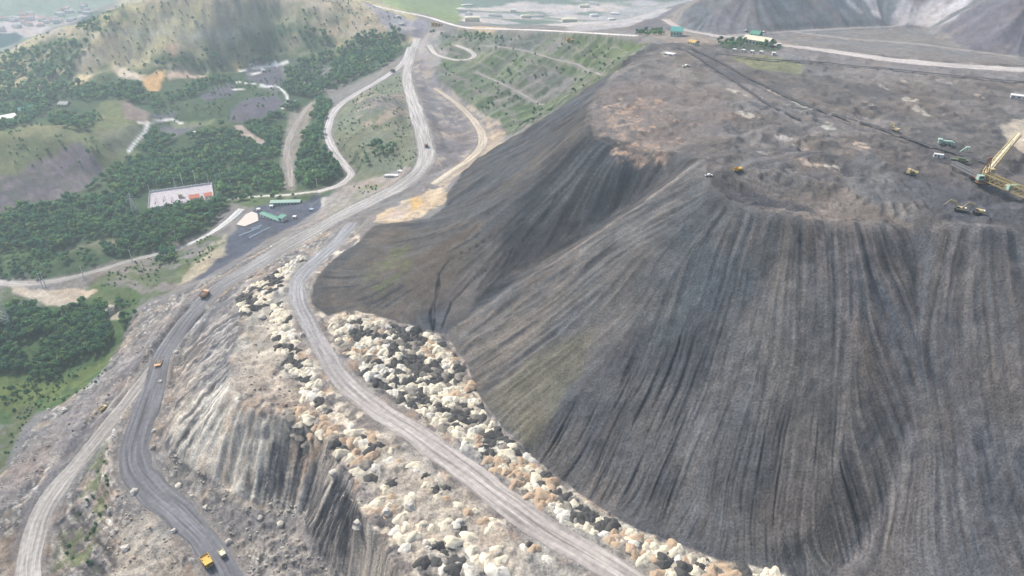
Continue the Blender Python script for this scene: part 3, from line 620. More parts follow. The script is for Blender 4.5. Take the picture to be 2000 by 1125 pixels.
# brow slope, bright and dark bands running down
bsl = [(500,558),(475,590),(462,650),(452,700),(450,760),(470,795),(560,812),(650,868),(690,920),(700,1000),(745,1050),(765,1100),(800,1200),(680,1200),(600,1030),(560,988),(480,978),(400,935),(332,880),(322,830),(340,760),(355,700),(375,650),(430,590)]
paint(bsl, (0.33,0.30,0.275), soft=3, warp=3)
paint(bsl, (0.085,0.085,0.09), a=0.9, soft=3, warp=3, streak=(1,0.35))
paint([(430,575),(500,560),(470,620),(455,700),(420,760),(370,720),(380,650)], (0.11,0.108,0.112), a=0.6, soft=8, warp=8, streak=(0,0.0))
paint([(450,740),(470,800),(560,815),(620,840),(560,985),(480,975),(400,935),(335,880),(325,820)], (0.60,0.54,0.455), a=0.92, soft=8, warp=8, mott=(14,-0.45), seed=271)
paint([(450,740),(560,815),(640,860),(560,985),(400,935),(335,880)], (0.44,0.33,0.24), a=0.6, soft=8, warp=8, mott=(9,0.35), seed=272)
paint([(450,740),(560,815),(560,985),(400,935),(335,880)], (0.10,0.10,0.105), a=0.9, soft=8, warp=6, streak=(0,0.55), mott=(18,0.0), seed=273)
paint([(560,830),(600,850),(580,960),(530,970),(500,940)], (0.11,0.11,0.12), a=0.9, soft=6, warp=6, streak=(1,-0.2))
paint([(670,925),(690,960),(705,1010),(640,1050),(600,1070),(590,1010)], (0.038,0.04,0.047), a=0.97, soft=5, warp=4, streak=(1,-1.2))
paint([(560,835),(610,850),(585,945),(548,965),(530,920)], (0.05,0.05,0.055), a=0.8, soft=5, warp=5, streak=(0,0.1))
paint([(690,1010),(705,1040),(650,1080),(610,1100),(600,1070),(650,1040)], (0.05,0.05,0.06), a=0.8, soft=5, warp=4, streak=(0,-0.2))
paint([(700,1040),(750,1080),(790,1150),(700,1180),(660,1110)], (0.40,0.37,0.33), a=0.8, soft=6, warp=6, streak=(1,0.1))
paint([(430,570),(500,560),(470,620),(455,700),(420,740),(370,720),(380,650)], (0.17,0.165,0.18), a=0.8, soft=8, warp=6, streak=(1,-0.5))
paint(bsl, (0.68,0.63,0.55), a=0.75, soft=3, warp=3, streak=(0,0.75), mott=(22,-0.2), seed=221)
paint(bsl, (0.07,0.07,0.078), a=0.8, soft=3, warp=3, streak=(1,0.85), mott=(16,-0.1), seed=222)
paint([(425,580),(500,562),(468,620),(452,700),(430,752),(372,735),(362,700),(378,650)], (0.10,0.10,0.108), a=0.8, soft=8, warp=6, streak=(1,-0.1))
paint([(425,580),(500,562),(468,620),(452,700),(430,752),(372,735)], (0.46,0.42,0.38), a=0.6, soft=8, warp=6, streak=(0,0.8))
# left ground between haul road, lower road and green
lft = [(640,420),(600,450),(540,475),(440,530),(390,560),(330,580),(290,595),(255,640),(222,690),(200,730),(100,800),(60,840),(0,930),(-300,1000),(-300,1300),(700,1300),(640,1110),(590,1060),(600,1010),(480,978),(400,935),(332,880),(325,830),(340,760),(375,650),(430,590),(560,530),(650,470)]
paint(lft, (0.225,0.21,0.205), soft=3, warp=4)
paint(lft, (0.17,0.165,0.17), a=0.85, soft=3, warp=4, mott=(16,0.05), seed=70)
paint(lft, (0.46,0.42,0.37), a=0.8, soft=3, warp=4, mott=(4,0.34), seed=71)
paint(lft, (0.62,0.58,0.52), a=0.85, soft=3, warp=4, mott=(2.6,0.55), seed=76)
paint(lft, (0.10,0.10,0.105), a=0.7, soft=3, warp=4, mott=(5,0.5), seed=75)
paint(lft, (0.42,0.33,0.25), a=0.6, soft=3, warp=4, mott=(12,0.35), seed=72)
BAND = vnoise(HAULD/2.6+WX*0.9, (X+Y)/55, 401)*0.7+vnoise(HAULD/1.2+WX*0.6, (X+Y)/25, 402)*0.5
(sj_, si_), mm_ = mask([(640,425),(600,450),(540,470),(440,525),(330,590),(255,660),(200,740),(60,850),(0,950),(0,1125),(230,1125),(230,900),(330,700),(470,560),(560,500),(640,450)], 8, 4)
BM = np.zeros(X.shape); BM[sj_, si_] = mm_
COL *= (1+0.60*BAND*BM)[...,None]
paint([(110,1125),(120,1040),(165,920),(200,870),(225,900),(200,1000),(180,1125)], (0.16,0.20,0.08), a=0.7, soft=8, warp=8, mott=(8,0.05), seed=73)
paint([(215,1125),(240,1040),(290,1000),(330,1060),(360,1130)], (0.47,0.43,0.37), a=0.75, soft=8, warp=8)
paint([(455,980),(560,995),(620,1060),(700,1180),(500,1180),(470,1100),(430,1040),(380,980)], (0.26,0.245,0.24), a=0.8, soft=6, warp=6)
paint([(470,1040),(560,1040),(620,1100),(680,1180),(500,1180)], (0.50,0.46,0.40), a=0.7, soft=5, warp=6, mott=(4,0.1), seed=74)
paint([(100,900),(170,820),(250,740),(330,640),(400,580),(420,560),(390,570),(300,640),(220,720),(140,790),(60,860),(0,940),(0,1000)], (0.30,0.27,0.265), a=0.7, soft=6, warp=6)
stroke([(200,810),(150,860),(100,930),(60,1000),(30,1080)], 5, (0.155,0.14,0.155), 0.8)
stroke([(120,990),(60,1060),(20,1125)], 3, (0.42,0.33,0.27), 0.6)
stroke([(322,840),(318,880),(335,910),(400,948),(480,985),(560,993)], 1.6, (0.36,0.32,0.28), 0.85)
stroke([(470,560),(420,610),(370,665),(345,700),(330,740)], 2.2, (0.14,0.14,0.155), 0.6)
paint([(200,590),(235,585),(240,605),(225,630),(205,628)], (0.42,0.39,0.31), soft=2, warp=3)

BERM = 0.9*np.exp(-((ROADD-1.6)/1.1)**2)*(MPP < 0.75)
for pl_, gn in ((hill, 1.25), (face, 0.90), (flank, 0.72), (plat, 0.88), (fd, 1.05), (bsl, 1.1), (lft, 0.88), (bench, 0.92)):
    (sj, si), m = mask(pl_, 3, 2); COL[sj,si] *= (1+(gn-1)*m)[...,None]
gb = [(-200,575),(0,568),(150,572),(190,545),(300,508),(420,455),(440,470),(425,500),(385,540),(330,575),(285,590),(250,600),(190,580),(100,600),(-200,610)]
paint(gb, (0.10,0.135,0.062), a=0.85, soft=5, warp=8, mott=(12,-0.2), seed=251)
paint([(0,548),(20,572),(70,586),(110,600),(135,603),(170,580),(190,570),(150,566),(60,567)], (0.50,0.42,0.33), soft=3, warp=4)
paint([(345,545),(400,500),(432,478),(440,500),(410,528),(355,560)], (0.40,0.36,0.28), a=0.85, soft=5, warp=8)
paint([(1740,325),(1850,345),(1930,375),(2010,400),(2010,440),(1880,432),(1800,425),(1760,380)], (0.085,0.085,0.095), a=0.75, soft=10, warp=8)
for cx, cy, w_ in ((1430,245,34),(1520,285,36),(1480,205,26),(1600,300,34),(1380,125,24),(1690,335,36),(1560,360,30),(1850,320,50),(1250,265,26),(1420,285,22),(1640,285,24),(1720,215,36),(1880,250,30)):
    paint([(cx+w_*math.cos(t), cy+w_*0.32*math.sin(t)+w_*0.2*math.cos(t)) for t in np.linspace(0, 2*math.pi, 9)[:-1]], (0.07,0.073,0.083), a=0.7, soft=5, warp=7, mott=(6,-0.15), seed=int(cx))
# spilled road dirt blends the verges into the ground
vb = np.clip(1-(ROADD+WX*2.0)/4.5, 0, 1)*0.6*(MPP < 0.9)
COL = COL*(1-vb[...,None])+np.array((0.27,0.25,0.235))*vb[...,None]
for pp_ in ([(560,465),(500,500),(440,538),(400,570),(360,612)], [(400,545),(350,590),(300,650),(255,705)], [(330,660),(280,720),(230,775),(180,830)], [(620,455),(560,492),(500,535),(460,575)]):
    stroke(pp_, 2.2, (0.40,0.37,0.35), 0.55, dz=-0.3, wob=0.8)
for pp_ in ([(540,480),(470,520),(410,565),(365,605)], [(380,575),(320,640),(270,700),(210,760)], [(470,545),(430,590),(395,640),(370,690),(350,740)]):
    stroke(pp_, 2.0, (0.11,0.11,0.12), 0.6, dz=-0.8, wob=0.8)
# --- relief: gullies, hummocks, rubble
sf = sstep(0.22, 0.5, SLOPE); sc = 1.15*np.maximum(Rg, 60)/200.0
def amp(poly, soft=15, warp=4): 
    A = np.zeros(X.shape); (sj, si), m = mask(poly, soft, warp); A[sj,si] = m; return A
near_d = amp(face, 6); fl_d = amp(flank, 6)
smooth_r = amp([(1800,440),(2100,448),(2400,460),(2400,1200),(1740,1180),(1780,960),(1800,700)], 20)
near_d = near_d*(1-0.65*smooth_r)
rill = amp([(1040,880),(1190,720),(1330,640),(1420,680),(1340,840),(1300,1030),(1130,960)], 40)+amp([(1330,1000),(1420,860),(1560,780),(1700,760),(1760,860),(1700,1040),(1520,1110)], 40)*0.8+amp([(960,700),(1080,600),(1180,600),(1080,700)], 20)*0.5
offroad = sstep(0.5, 5, ROADD)
sc0 = 2.0**np.clip(np.round(lev), -1, 4)
pat0 = 0.35+0.65*np.clip(fbm(X, Y, 45, 3, 77)+0.4, 0, 1.5)
dz = LC[...,0]*sf*sc*(0.10+0.15*near_d+0.16*fl_d)*pat0 + LC[...,2]*sf*sc*(0.15*near_d+0.34*fl_d)*pat0
lump = vnoise(X/(1.3*sc0), Y/(1.3*sc0), 303)*0.6+vnoise(X/(2.9*sc0), Y/(2.9*sc0), 304)
dz += lump*sc0*(0.10+0.10*sf)
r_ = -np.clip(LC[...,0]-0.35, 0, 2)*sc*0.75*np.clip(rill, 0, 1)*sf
bs = amp(bsl, 6); dz += bs*(LC[...,2]*0.35*sf+LC[...,0]*0.38*sf+F15*1.3+F4*1.0+np.abs(fbm(X,Y,8,4,511))*1.4)
fdm = amp(fd, 3); dz += LC[...,2]*fdm*1.3+LC[...,0]*fdm*0.8
gsm = amp(grs, 3); tz = Z/11.0+F60*0.2; tz = tz-np.floor(tz); TERR = np.where(tz < 0.75, tz/0.75, (1-tz)/0.25); dz += gsm*((TERR-0.5)*1.6+LC[...,0]*0.9+LC[...,2]*0.8)
COL[:] = COL*(1-(gsm*0.55*sstep(0.75, 0.85, tz)*(1-sstep(0.93, 1.0, tz)))[...,None])+np.array((0.24,0.215,0.20))*(gsm*0.55*sstep(0.75, 0.85, tz)*(1-sstep(0.93, 1.0, tz)))[...,None]
hm = amp(hill, 10); dz += hm*(WXf*5+F15*1.2+F4*0.5+LC[...,2]*0.5)
pm = amp(plat, 4); ch = amp([(1400,200),(1700,190),(2100,250),(2100,420),(1800,430),(1560,415),(1420,380),(1380,310)], 30)
tz2 = Z/12.0+F60*0.3; tz2 = tz2-np.floor(tz2); TE2 = np.where(tz2 < 0.8, tz2/0.8, (1-tz2)/0.2); dz += hm*(TE2-0.5)*3.0
COL[:] = COL*(1-(hm*0.35*(tz2 > 0.82))[...,None])+np.array((0.42,0.38,0.28))*(hm*0.35*(tz2 > 0.82))[...,None]
dz += pm*(F15*0.6+F4*0.35+np.clip(fbm(X,Y,9,3,81)-0.35,0,1)*2.2+ch*(np.clip(fbm(X,Y,16,4,85)-0.2,0,1)*3.4-np.clip(fbm(X,Y,24,3,86)-0.25,0,1)*3.5))
lm = np.maximum(amp(lft, 6), amp(bench, 6)); dz += BAND*BM*0.8
dz += lm*(F15*0.9+F4*0.6+np.clip(fbm(X,Y,6,3,82)-0.2,0,1)*1.8)
dz += amp([(455,980),(560,995),(640,1060),(720,1200),(480,1200),(440,1100),(380,980)], 8)*np.clip(fbm(X,Y,4,3,83),0,1)*2.2
vm = amp(val, 10); dz += vm*(F60*2.5+F15*0.6)
dz += r_
COL *= (1-0.55*np.clip(-r_/1.0, 0, 1)*0.3)[...,None]                # rill beds darkened by carved depth, recess shade put into the colour
Z = Z+dz*offroad+BERM*(0.7+0.5*F4)
Z += amp([(1395,352),(1440,398),(1560,424),(1680,438),(1775,447),(1700,430),(1560,414),(1440,386)], 4)*F4*0.8
pat = 0.55+0.45*np.clip(F60+0.3, 0, 1.4)
fine = vnoise(X/(0.55*sc0), Y/(0.55*sc0), 301)*0.6+vnoise(X/(1.1*sc0), Y/(1.1*sc0), 302)*0.5
sfh = sf*(1-0.75*amp(hill, 10))
v = 1+0.15*LC[...,1]*np.clip(sfh+0.1, 0, 1)*pat-0.20*np.clip(LC[...,1]-1.1, 0, 1.2)*sfh+0.14*F15+0.13*F4+0.15*fine

# graded pads under the substation and the slab
for pp_ in ([(286,416),(424,393),(418,357),(289,373)], [(460,442),(479,445),(508,433),(505,416),(492,412),(478,419)]):
    (sj, si), m = mask(pp_, 2, 0); zz_ = np.median(Z[sj,si][m > 0.5])-0.6; Z[sj,si] = Z[sj,si]*(1-m)+zz_*m
v = np.clip(v, 0.5, 1.6)
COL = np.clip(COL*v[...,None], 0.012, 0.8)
hue = fbm(X, Y, 35, 4, 90)*0.06
COL[...,0] *= 1+hue; COL[...,2] *= 1-hue
print('painted', time.time()-T0)

# ------------------------------------------------------------------ materials
def mat(name, col=(0.5,0.5,0.5), rough=0.8, metal=0.0, var=0.15, scale=1.0, bump=0.0, spec=0.25):
    m = bpy.data.materials.new(name); m.use_nodes = True; nt = m.node_tree; b = nt.nodes['Principled BSDF']
    b.inputs['Roughness'].default_value = rough; b.inputs['Metallic'].default_value = metal; b.inputs['Specular IOR Level'].default_value = spec
    tc = nt.nodes.new('ShaderNodeTexCoord'); no = nt.nodes.new('ShaderNodeTexNoise'); no.inputs['Scale'].default_value = scale; no.inputs['Detail'].default_value = 6
    nt.links.new(tc.outputs['Object'], no.inputs['Vector'])
    mr = nt.nodes.new('ShaderNodeMapRange'); mr.inputs[1].default_value = 0.3; mr.inputs[2].default_value = 0.7; mr.inputs[3].default_value = 1-var; mr.inputs[4].default_value = 1+var
    nt.links.new(no.outputs[0], mr.inputs[0])
    mx = nt.nodes.new('ShaderNodeVectorMath'); mx.operation = 'SCALE'; mx.inputs[0].default_value = col
    nt.links.new(mr.outputs[0], mx.inputs['Scale']); nt.links.new(mx.outputs[0], b.inputs['Base Color'])
    if bump:
        bp = nt.nodes.new('ShaderNodeBump'); bp.inputs['Distance'].default_value = bump; nt.links.new(no.outputs[0], bp.inputs['Height']); nt.links.new(bp.outputs[0], b.inputs['Normal'])
    return m
def ground_material(name, attr='Col'):
    m = bpy.data.materials.new(name); m.use_nodes = True; nt = m.node_tree; b = nt.nodes['Principled BSDF']
    b.inputs['Roughness'].default_value = 0.95; b.inputs['Specular IOR Level'].default_value = 0.12
    at = nt.nodes.new('ShaderNodeVertexColor'); at.layer_name = attr
    tc = nt.nodes.new('ShaderNodeTexCoord'); n1 = nt.nodes.new('ShaderNodeTexNoise'); n1.inputs['Scale'].default_value = 0.9; n1.inputs['Detail'].default_value = 8; n1.inputs['Roughness'].default_value = 0.7
    n2 = nt.nodes.new('ShaderNodeTexNoise'); n2.inputs['Scale'].default_value = 0.16; n2.inputs['Detail'].default_value = 5
    nt.links.new(tc.outputs['Object'], n1.inputs['Vector']); nt.links.new(tc.outputs['Object'], n2.inputs['Vector'])
    r1 = nt.nodes.new('ShaderNodeMapRange'); r1.inputs[1].default_value = 0.3; r1.inputs[2].default_value = 0.7; r1.inputs[3].default_value = 0.55; r1.inputs[4].default_value = 1.5
    r2 = nt.nodes.new('ShaderNodeMapRange'); r2.inputs[1].default_value = 0.3; r2.inputs[2].default_value = 0.7; r2.inputs[3].default_value = 0.88; r2.inputs[4].default_value = 1.12
    nt.links.new(n1.outputs[0], r1.inputs[0]); nt.links.new(n2.outputs[0], r2.inputs[0])
    mu = nt.nodes.new('ShaderNodeMath'); mu.operation = 'MULTIPLY'; nt.links.new(r1.outputs[0], mu.inputs[0]); nt.links.new(r2.outputs[0], mu.inputs[1])
    sc_ = nt.nodes.new('ShaderNodeVectorMath'); sc_.operation = 'SCALE'; nt.links.new(at.outputs[0], sc_.inputs[0]); nt.links.new(mu.outputs[0], sc_.inputs['Scale'])
    nt.links.new(sc_.outputs[0], b.inputs['Base Color'])
    bp = nt.nodes.new('ShaderNodeBump'); bp.inputs['Distance'].default_value = 1.1; bp.inputs['Strength'].default_value = 0.9
    nt.links.new(n1.outputs[0], bp.inputs['Height']); nt.links.new(bp.outputs[0], b.inputs['Normal'])
    return m
MG = ground_material('bare_ground')

# ------------------------------------------------------------------ ground meshes, split into named pieces of terrain
REG = np.zeros((NR, NT), np.int8)
for k, pl in ((1, flank), (1, face), (1, plat), (2, fd), (3, hill)):
    (sj, si), m = mask(pl, 1, 0); sub = REG[sj,si]; sub[m > 0.5] = k
jj, ii = np.meshgrid(np.arange(NR-1), np.arange(NT-1), indexing='ij')
a0 = (jj*NT+ii).ravel(); quads = np.stack([a0, a0+1, a0+NT+1, a0+NT], -1)
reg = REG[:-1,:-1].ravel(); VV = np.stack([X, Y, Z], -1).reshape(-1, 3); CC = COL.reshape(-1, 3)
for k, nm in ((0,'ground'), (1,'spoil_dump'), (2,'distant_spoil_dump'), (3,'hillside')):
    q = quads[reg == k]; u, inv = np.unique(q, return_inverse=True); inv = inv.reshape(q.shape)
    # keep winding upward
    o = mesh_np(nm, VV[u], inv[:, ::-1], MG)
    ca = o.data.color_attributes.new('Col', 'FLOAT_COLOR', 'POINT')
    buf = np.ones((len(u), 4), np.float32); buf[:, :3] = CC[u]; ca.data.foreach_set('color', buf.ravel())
    o['kind'] = 'structure'
print('meshes', time.time()-T0)
# ------------------------------------------------------------------ mesh builder for made things
class MB:
    def __init__(s): s.v = []; s.f = []
    def box(s, c, d, rz=0.0, ry=0.0, rx=0.0, taper=1.0):
        M = Matrix.Translation(c) @ Matrix.Rotation(rz, 4, 'Z') @ Matrix.Rotation(ry, 4, 'Y') @ Matrix.Rotation(rx, 4, 'X')
        n = len(s.v)
        for k, t in ((-.5, 1.0), (.5, taper)):
            for a, b in ((-.5,-.5), (.5,-.5), (.5,.5), (-.5,.5)): s.v.append(tuple(M @ Vector((a*d[0]*t, b*d[1]*t, k*d[2]))))
        s.f += [[n+q for q in f] for f in ((3,2,1,0),(4,5,6,7),(0,1,5,4),(1,2,6,5),(2,3,7,6),(3,0,4,7))]
        return s
    def bar(s, a, b, w, h=None):
        a = Vector(a); b = Vector(b); h = h or w; d = b-a; L = d.length
        if L < 1e-6: return s
        M = Matrix.Translation((a+b)/2) @ d.to_track_quat('X', 'Z').to_matrix().to_4x4(); n = len(s.v)
        for k in (-.5, .5):
            for y, z in ((-.5,-.5), (.5,-.5), (.5,.5), (-.5,.5)): s.v.append(tuple(M @ Vector((k*L, y*w, z*h))))
        s.f += [[n+q for q in f] for f in ((3,2,1,0),(4,5,6,7),(0,1,5,4),(1,2,6,5),(2,3,7,6),(3,0,4,7))]
        return s
    def cyl(s, a, b, r, r2=None, n=10):
        a = Vector(a); b = Vector(b); r2 = r if r2 is None else r2; q = (b-a).to_track_quat('Z', 'Y'); m = len(s.v)
        for p, rad in ((a, r), (b, r2)):
            for k in range(n):
                t = 2*math.pi*k/n; s.v.append(tuple(p+q @ Vector((rad*math.cos(t), rad*math.sin(t), 0))))
        s.f += [[m+k, m+(k+1) % n, m+n+(k+1) % n, m+n+k] for k in range(n)]+[[m+k for k in range(n)][::-1], [m+n+k for k in range(n)]]
        return s
    def prism(s, prof, y0, y1):
        """profile in xz swept along y"""
        m = len(s.v); n = len(prof)
        for y in (y0, y1):
            for x, z in prof: s.v.append((x, y, z))
        s.f += [[m+k, m+(k+1) % n, m+n+(k+1) % n, m+n+k][::-1] for k in range(n)]+[[m+k for k in range(n)], [m+n+k for k in range(n)][::-1]]
        return s
    def build(s, name, m, parent=None, smooth=False):
        me = bpy.data.meshes.new(name); me.from_pydata([tuple(v) for v in s.v], [], s.f); me.update()
        bm_ = bmesh.new(); bm_.from_mesh(me); bmesh.ops.recalc_face_normals(bm_, faces=bm_.faces); bm_.to_mesh(me); bm_.free()
        if smooth: me.polygons.foreach_set('use_smooth', [True]*len(me.polygons))
        me.materials.append(m); o = bpy.data.objects.new(name, me); C.objects.link(o)
        if parent: o.parent = parent
        return o
def thing(name, label, cat, loc, rz=0.0, group=None, scale=1.0):
    o = bpy.data.objects.new(name, None); o.empty_display_size = 1.0; C.objects.link(o); o.location = loc; o.rotation_euler = (0, 0, rz); o.scale = (scale,)*3
    return tag(o, label, cat, group)
def dup(root, loc, rz, label, scale=None):
    r = root.copy(); C.objects.link(r); r.location = loc; r.rotation_euler = (0, 0, rz); r['label'] = label
    if scale: r.scale = (scale,)*3
    for ch in list(root.children):
        c = ch.copy(); C.objects.link(c); c.parent = r
        for g in list(ch.children):
            d = g.copy(); C.objects.link(d); d.parent = c
    return r
def G(px, py):
    h = hit(px, py)[0]; return (float(h[0]), float(h[1]), float(h[2]))
def heading(p, q):
    a = G(*p); b = G(*q); return math.atan2(b[1]-a[1], b[0]-a[0])

# ------------------------------------------------------------------ roads as driven sheets on the graded beds
def road_material(name):
    m = bpy.data.materials.new(name); m.use_nodes = True; nt = m.node_tree; b = nt.nodes['Principled BSDF']
    b.inputs['Roughness'].default_value = 0.9; b.inputs['Specular IOR Level'].default_value = 0.15
    at = nt.nodes.new('ShaderNodeVertexColor'); at.layer_name = 'Col'
    uv = nt.nodes.new('ShaderNodeUVMap'); mp = nt.nodes.new('ShaderNodeMapping'); mp.inputs['Scale'].default_value = (0.55, 0.02, 1)
    nt.links.new(uv.outputs[0], mp.inputs[0])
    n1 = nt.nodes.new('ShaderNodeTexNoise'); n1.inputs['Scale'].default_value = 1.0; n1.inputs['Detail'].default_value = 6; n1.inputs['Roughness'].default_value = 0.65
    nt.links.new(mp.outputs[0], n1.inputs['Vector'])
    n2 = nt.nodes.new('ShaderNodeTexNoise'); n2.inputs['Scale'].default_value = 0.35; n2.inputs['Detail'].default_value = 7; nt.links.new(uv.outputs[0], n2.inputs['Vector'])
    r1 = nt.nodes.new('ShaderNodeMapRange'); r1.inputs[1].default_value = 0.35; r1.inputs[2].default_value = 0.65; r1.inputs[3].default_value = 0.55; r1.inputs[4].default_value = 1.35
    r2 = nt.nodes.new('ShaderNodeMapRange'); r2.inputs[1].default_value = 0.3; r2.inputs[2].default_value = 0.7; r2.inputs[3].default_value = 0.82; r2.inputs[4].default_value = 1.18
    nt.links.new(n1.outputs[0], r1.inputs[0]); nt.links.new(n2.outputs[0], r2.inputs[0])
    mu = nt.nodes.new('ShaderNodeMath'); mu.operation = 'MULTIPLY'; nt.links.new(r1.outputs[0], mu.inputs[0]); nt.links.new(r2.outputs[0], mu.inputs[1])
    sc_ = nt.nodes.new('ShaderNodeVectorMath'); sc_.operation = 'SCALE'; nt.links.new(at.outputs[0], sc_.inputs[0]); nt.links.new(mu.outputs[0], sc_.inputs['Scale'])
    nt.links.new(sc_.outputs[0], b.inputs['Base Color'])
    bp = nt.nodes.new('ShaderNodeBump'); bp.inputs['Distance'].default_value = 0.25; nt.links.new(n1.outputs[0], bp.inputs['Height']); nt.links.new(bp.outputs[0], b.inputs['Normal'])
    return m
MR = road_material('packed_haul_road')
RCOL = {  # colours at fractions of the length
 'haul_road': [(0,(0.40,0.38,0.36)),(0.35,(0.40,0.385,0.37)),(0.62,(0.31,0.30,0.29)),(0.72,(0.19,0.19,0.20)),(0.80,(0.145,0.145,0.157)),(1,(0.155,0.157,0.175))],
 'bench_road': [(0,(0.25,0.255,0.27)),(0.2,(0.26,0.265,0.28)),(0.45,(0.30,0.285,0.285)),(0.6,(0.33,0.305,0.29)),(1,(0.36,0.33,0.31))],
 'lower_road': [(0,(0.30,0.28,0.27)),(0.5,(0.33,0.31,0.29)),(1,(0.40,0.385,0.365))],
 'valley_road': [(0,(0.44,0.42,0.42)),(1,(0.46,0.43,0.42))], 'access_road': [(0,(0.5,0.48,0.42)),(1,(0.46,0.46,0.38))],
 'forest_road': [(0,(0.54,0.54,0.53)),(0.25,(0.5,0.5,0.48)),(0.35,(0.3,0.29,0.27)),(0.6,(0.32,0.3,0.28)),(0.75,(0.52,0.50,0.48)),(1,(0.55,0.53,0.51))],
 'dirt_track': [(0,(0.30,0.27,0.25)),(1,(0.30,0.27,0.25))], 'gully_track': [(0,(0.42,0.36,0.30)),(1,(0.50,0.44,0.35))], 'spur_track': [(0,(0.48,0.45,0.42)),(1,(0.45,0.42,0.39))],
 'crest_road': [(0,(0.55,0.52,0.50)),(1,(0.62,0.58,0.55))], 'far_haul_road': [(0,(0.38,0.34,0.32)),(1,(0.45,0.42,0.41))],
}
for nm, Q in CL.items():
    d = np.gradient(Q[:,:2], axis=0); d /= np.maximum(np.hypot(d[:,0], d[:,1])[:,None], 1e-6); nrm = np.stack([-d[:,1], d[:,0]], -1)
    s_ = np.concatenate([[0], np.cumsum(np.hypot(*np.diff(Q[:,:2], axis=0).T))])
    wob = 1+0.10*vnoise(s_/14, s_*0+3, 7); wob2 = 1+0.10*vnoise(s_/11, s_*0+9, 8)
    K = 9; us = np.linspace(-1, 1, K); V = []
    for u in us:
        w = Q[:,3]*(wob if u < 0 else wob2)*u; V.append(np.stack([Q[:,0]+nrm[:,0]*w, Q[:,1]+nrm[:,1]*w], -1))
    V = np.stack(V, 1); zz = zat(V[...,0], V[...,1])
    zz[:,1:-1] = np.maximum(zz[:,1:-1], Q[:,2][:,None]-0.3)
    zt = zz+0.22; zt[:,0] = zz[:,0]-0.15; zt[:,-1] = zz[:,-1]-0.15
    V3 = np.concatenate([V, zt[...,None]], -1).reshape(-1,3)
    n = len(Q); a, b = np.meshgrid(np.arange(n-1), np.arange(K-1), indexing='ij'); q0 = (a*K+b).ravel(); F = np.stack([q0, q0+1, q0+K+1, q0+K], -1)[:, ::-1]
    o = mesh_np('haul_road' if nm in ('haul_road','far_haul_road') else nm, V3, F, MR); o['kind'] = 'structure'
    stops = RCOL.get(nm, [(0,(0.27,0.25,0.245)),(1,(0.28,0.26,0.25))]); fr = s_/s_[-1]
    cc = np.stack([np.interp(fr, [t[0] for t in stops], [t[1][c] for t in stops]) for c in range(3)], -1)
    cc = np.repeat(cc[:,None,:], K, 1)
    cc = np.clip(cc*1.15, 0, 0.8)*(1+0.10*vnoise(s_/25, s_*0, 3))[:,None,None]
    cc[:,[0,-1]] = cc[:,[0,-1]]*0.8; buf = np.ones((n*K,4), np.float32); buf[:,:3] = cc.reshape(-1,3)
    ca = o.data.color_attributes.new('Col', 'FLOAT_COLOR', 'POINT'); ca.data.foreach_set('color', buf.ravel())
    uvl = o.data.uv_layers.new(name='UVMap'); li = np.zeros(len(o.data.loops), np.int32); o.data.loops.foreach_get('vertex_index', li)
    uvv = np.stack([np.tile(us, n)*np.repeat(Q[:,3], K), np.repeat(s_, K)], -1)[li]; uvl.data.foreach_set('uv', uvv.astype(np.float32).ravel())
print('roads', time.time()-T0)

# ------------------------------------------------------------------ scattering helpers
def inpoly(x, y, wp):
    ins = np.zeros(x.shape, bool); n = len(wp)
    for k in range(n):
        x0, y0 = wp[k]; x1, y1 = wp[k-1]
        c = ((y0 > y) != (y1 > y)) & (x < (x1-x0)*(y-y0)/((y1-y0)+1e-12)+x0); ins ^= c
    return ins
def scatter(poly, sp, jit=0.42, thin=1.0, margin=0.0, r_=rng):
    wp = world_poly(poly); x0, y0 = wp.min(0); x1, y1 = wp.max(0)
    gx, gy = np.meshgrid(np.arange(x0, x1, sp), np.arange(y0, y1, sp*0.87)); gx = gx+(np.arange(gx.shape[0]) % 2)[:,None]*sp/2
    gx = gx.ravel()+r_.uniform(-jit, jit, gx.size)*sp; gy = gy.ravel()+r_.uniform(-jit, jit, gy.size)*sp
    m = inpoly(gx, gy, wp)
    if thin < 1: m &= r_.random(gx.size) < thin
    gx = gx[m]; gy = gy[m]
    rd = zat(gx, gy, ROADD); m = rd > margin
    return np.stack([gx[m], gy[m], zat(gx[m], gy[m])], -1)
def project(p):
    x, y, z = p[...,0], p[...,1], p[...,2]-CAMZ; dep = y*cP-z*sP
    return 1000+FPX*x/dep, 562.5-FPX*(y*sP+z*cP)/dep, dep

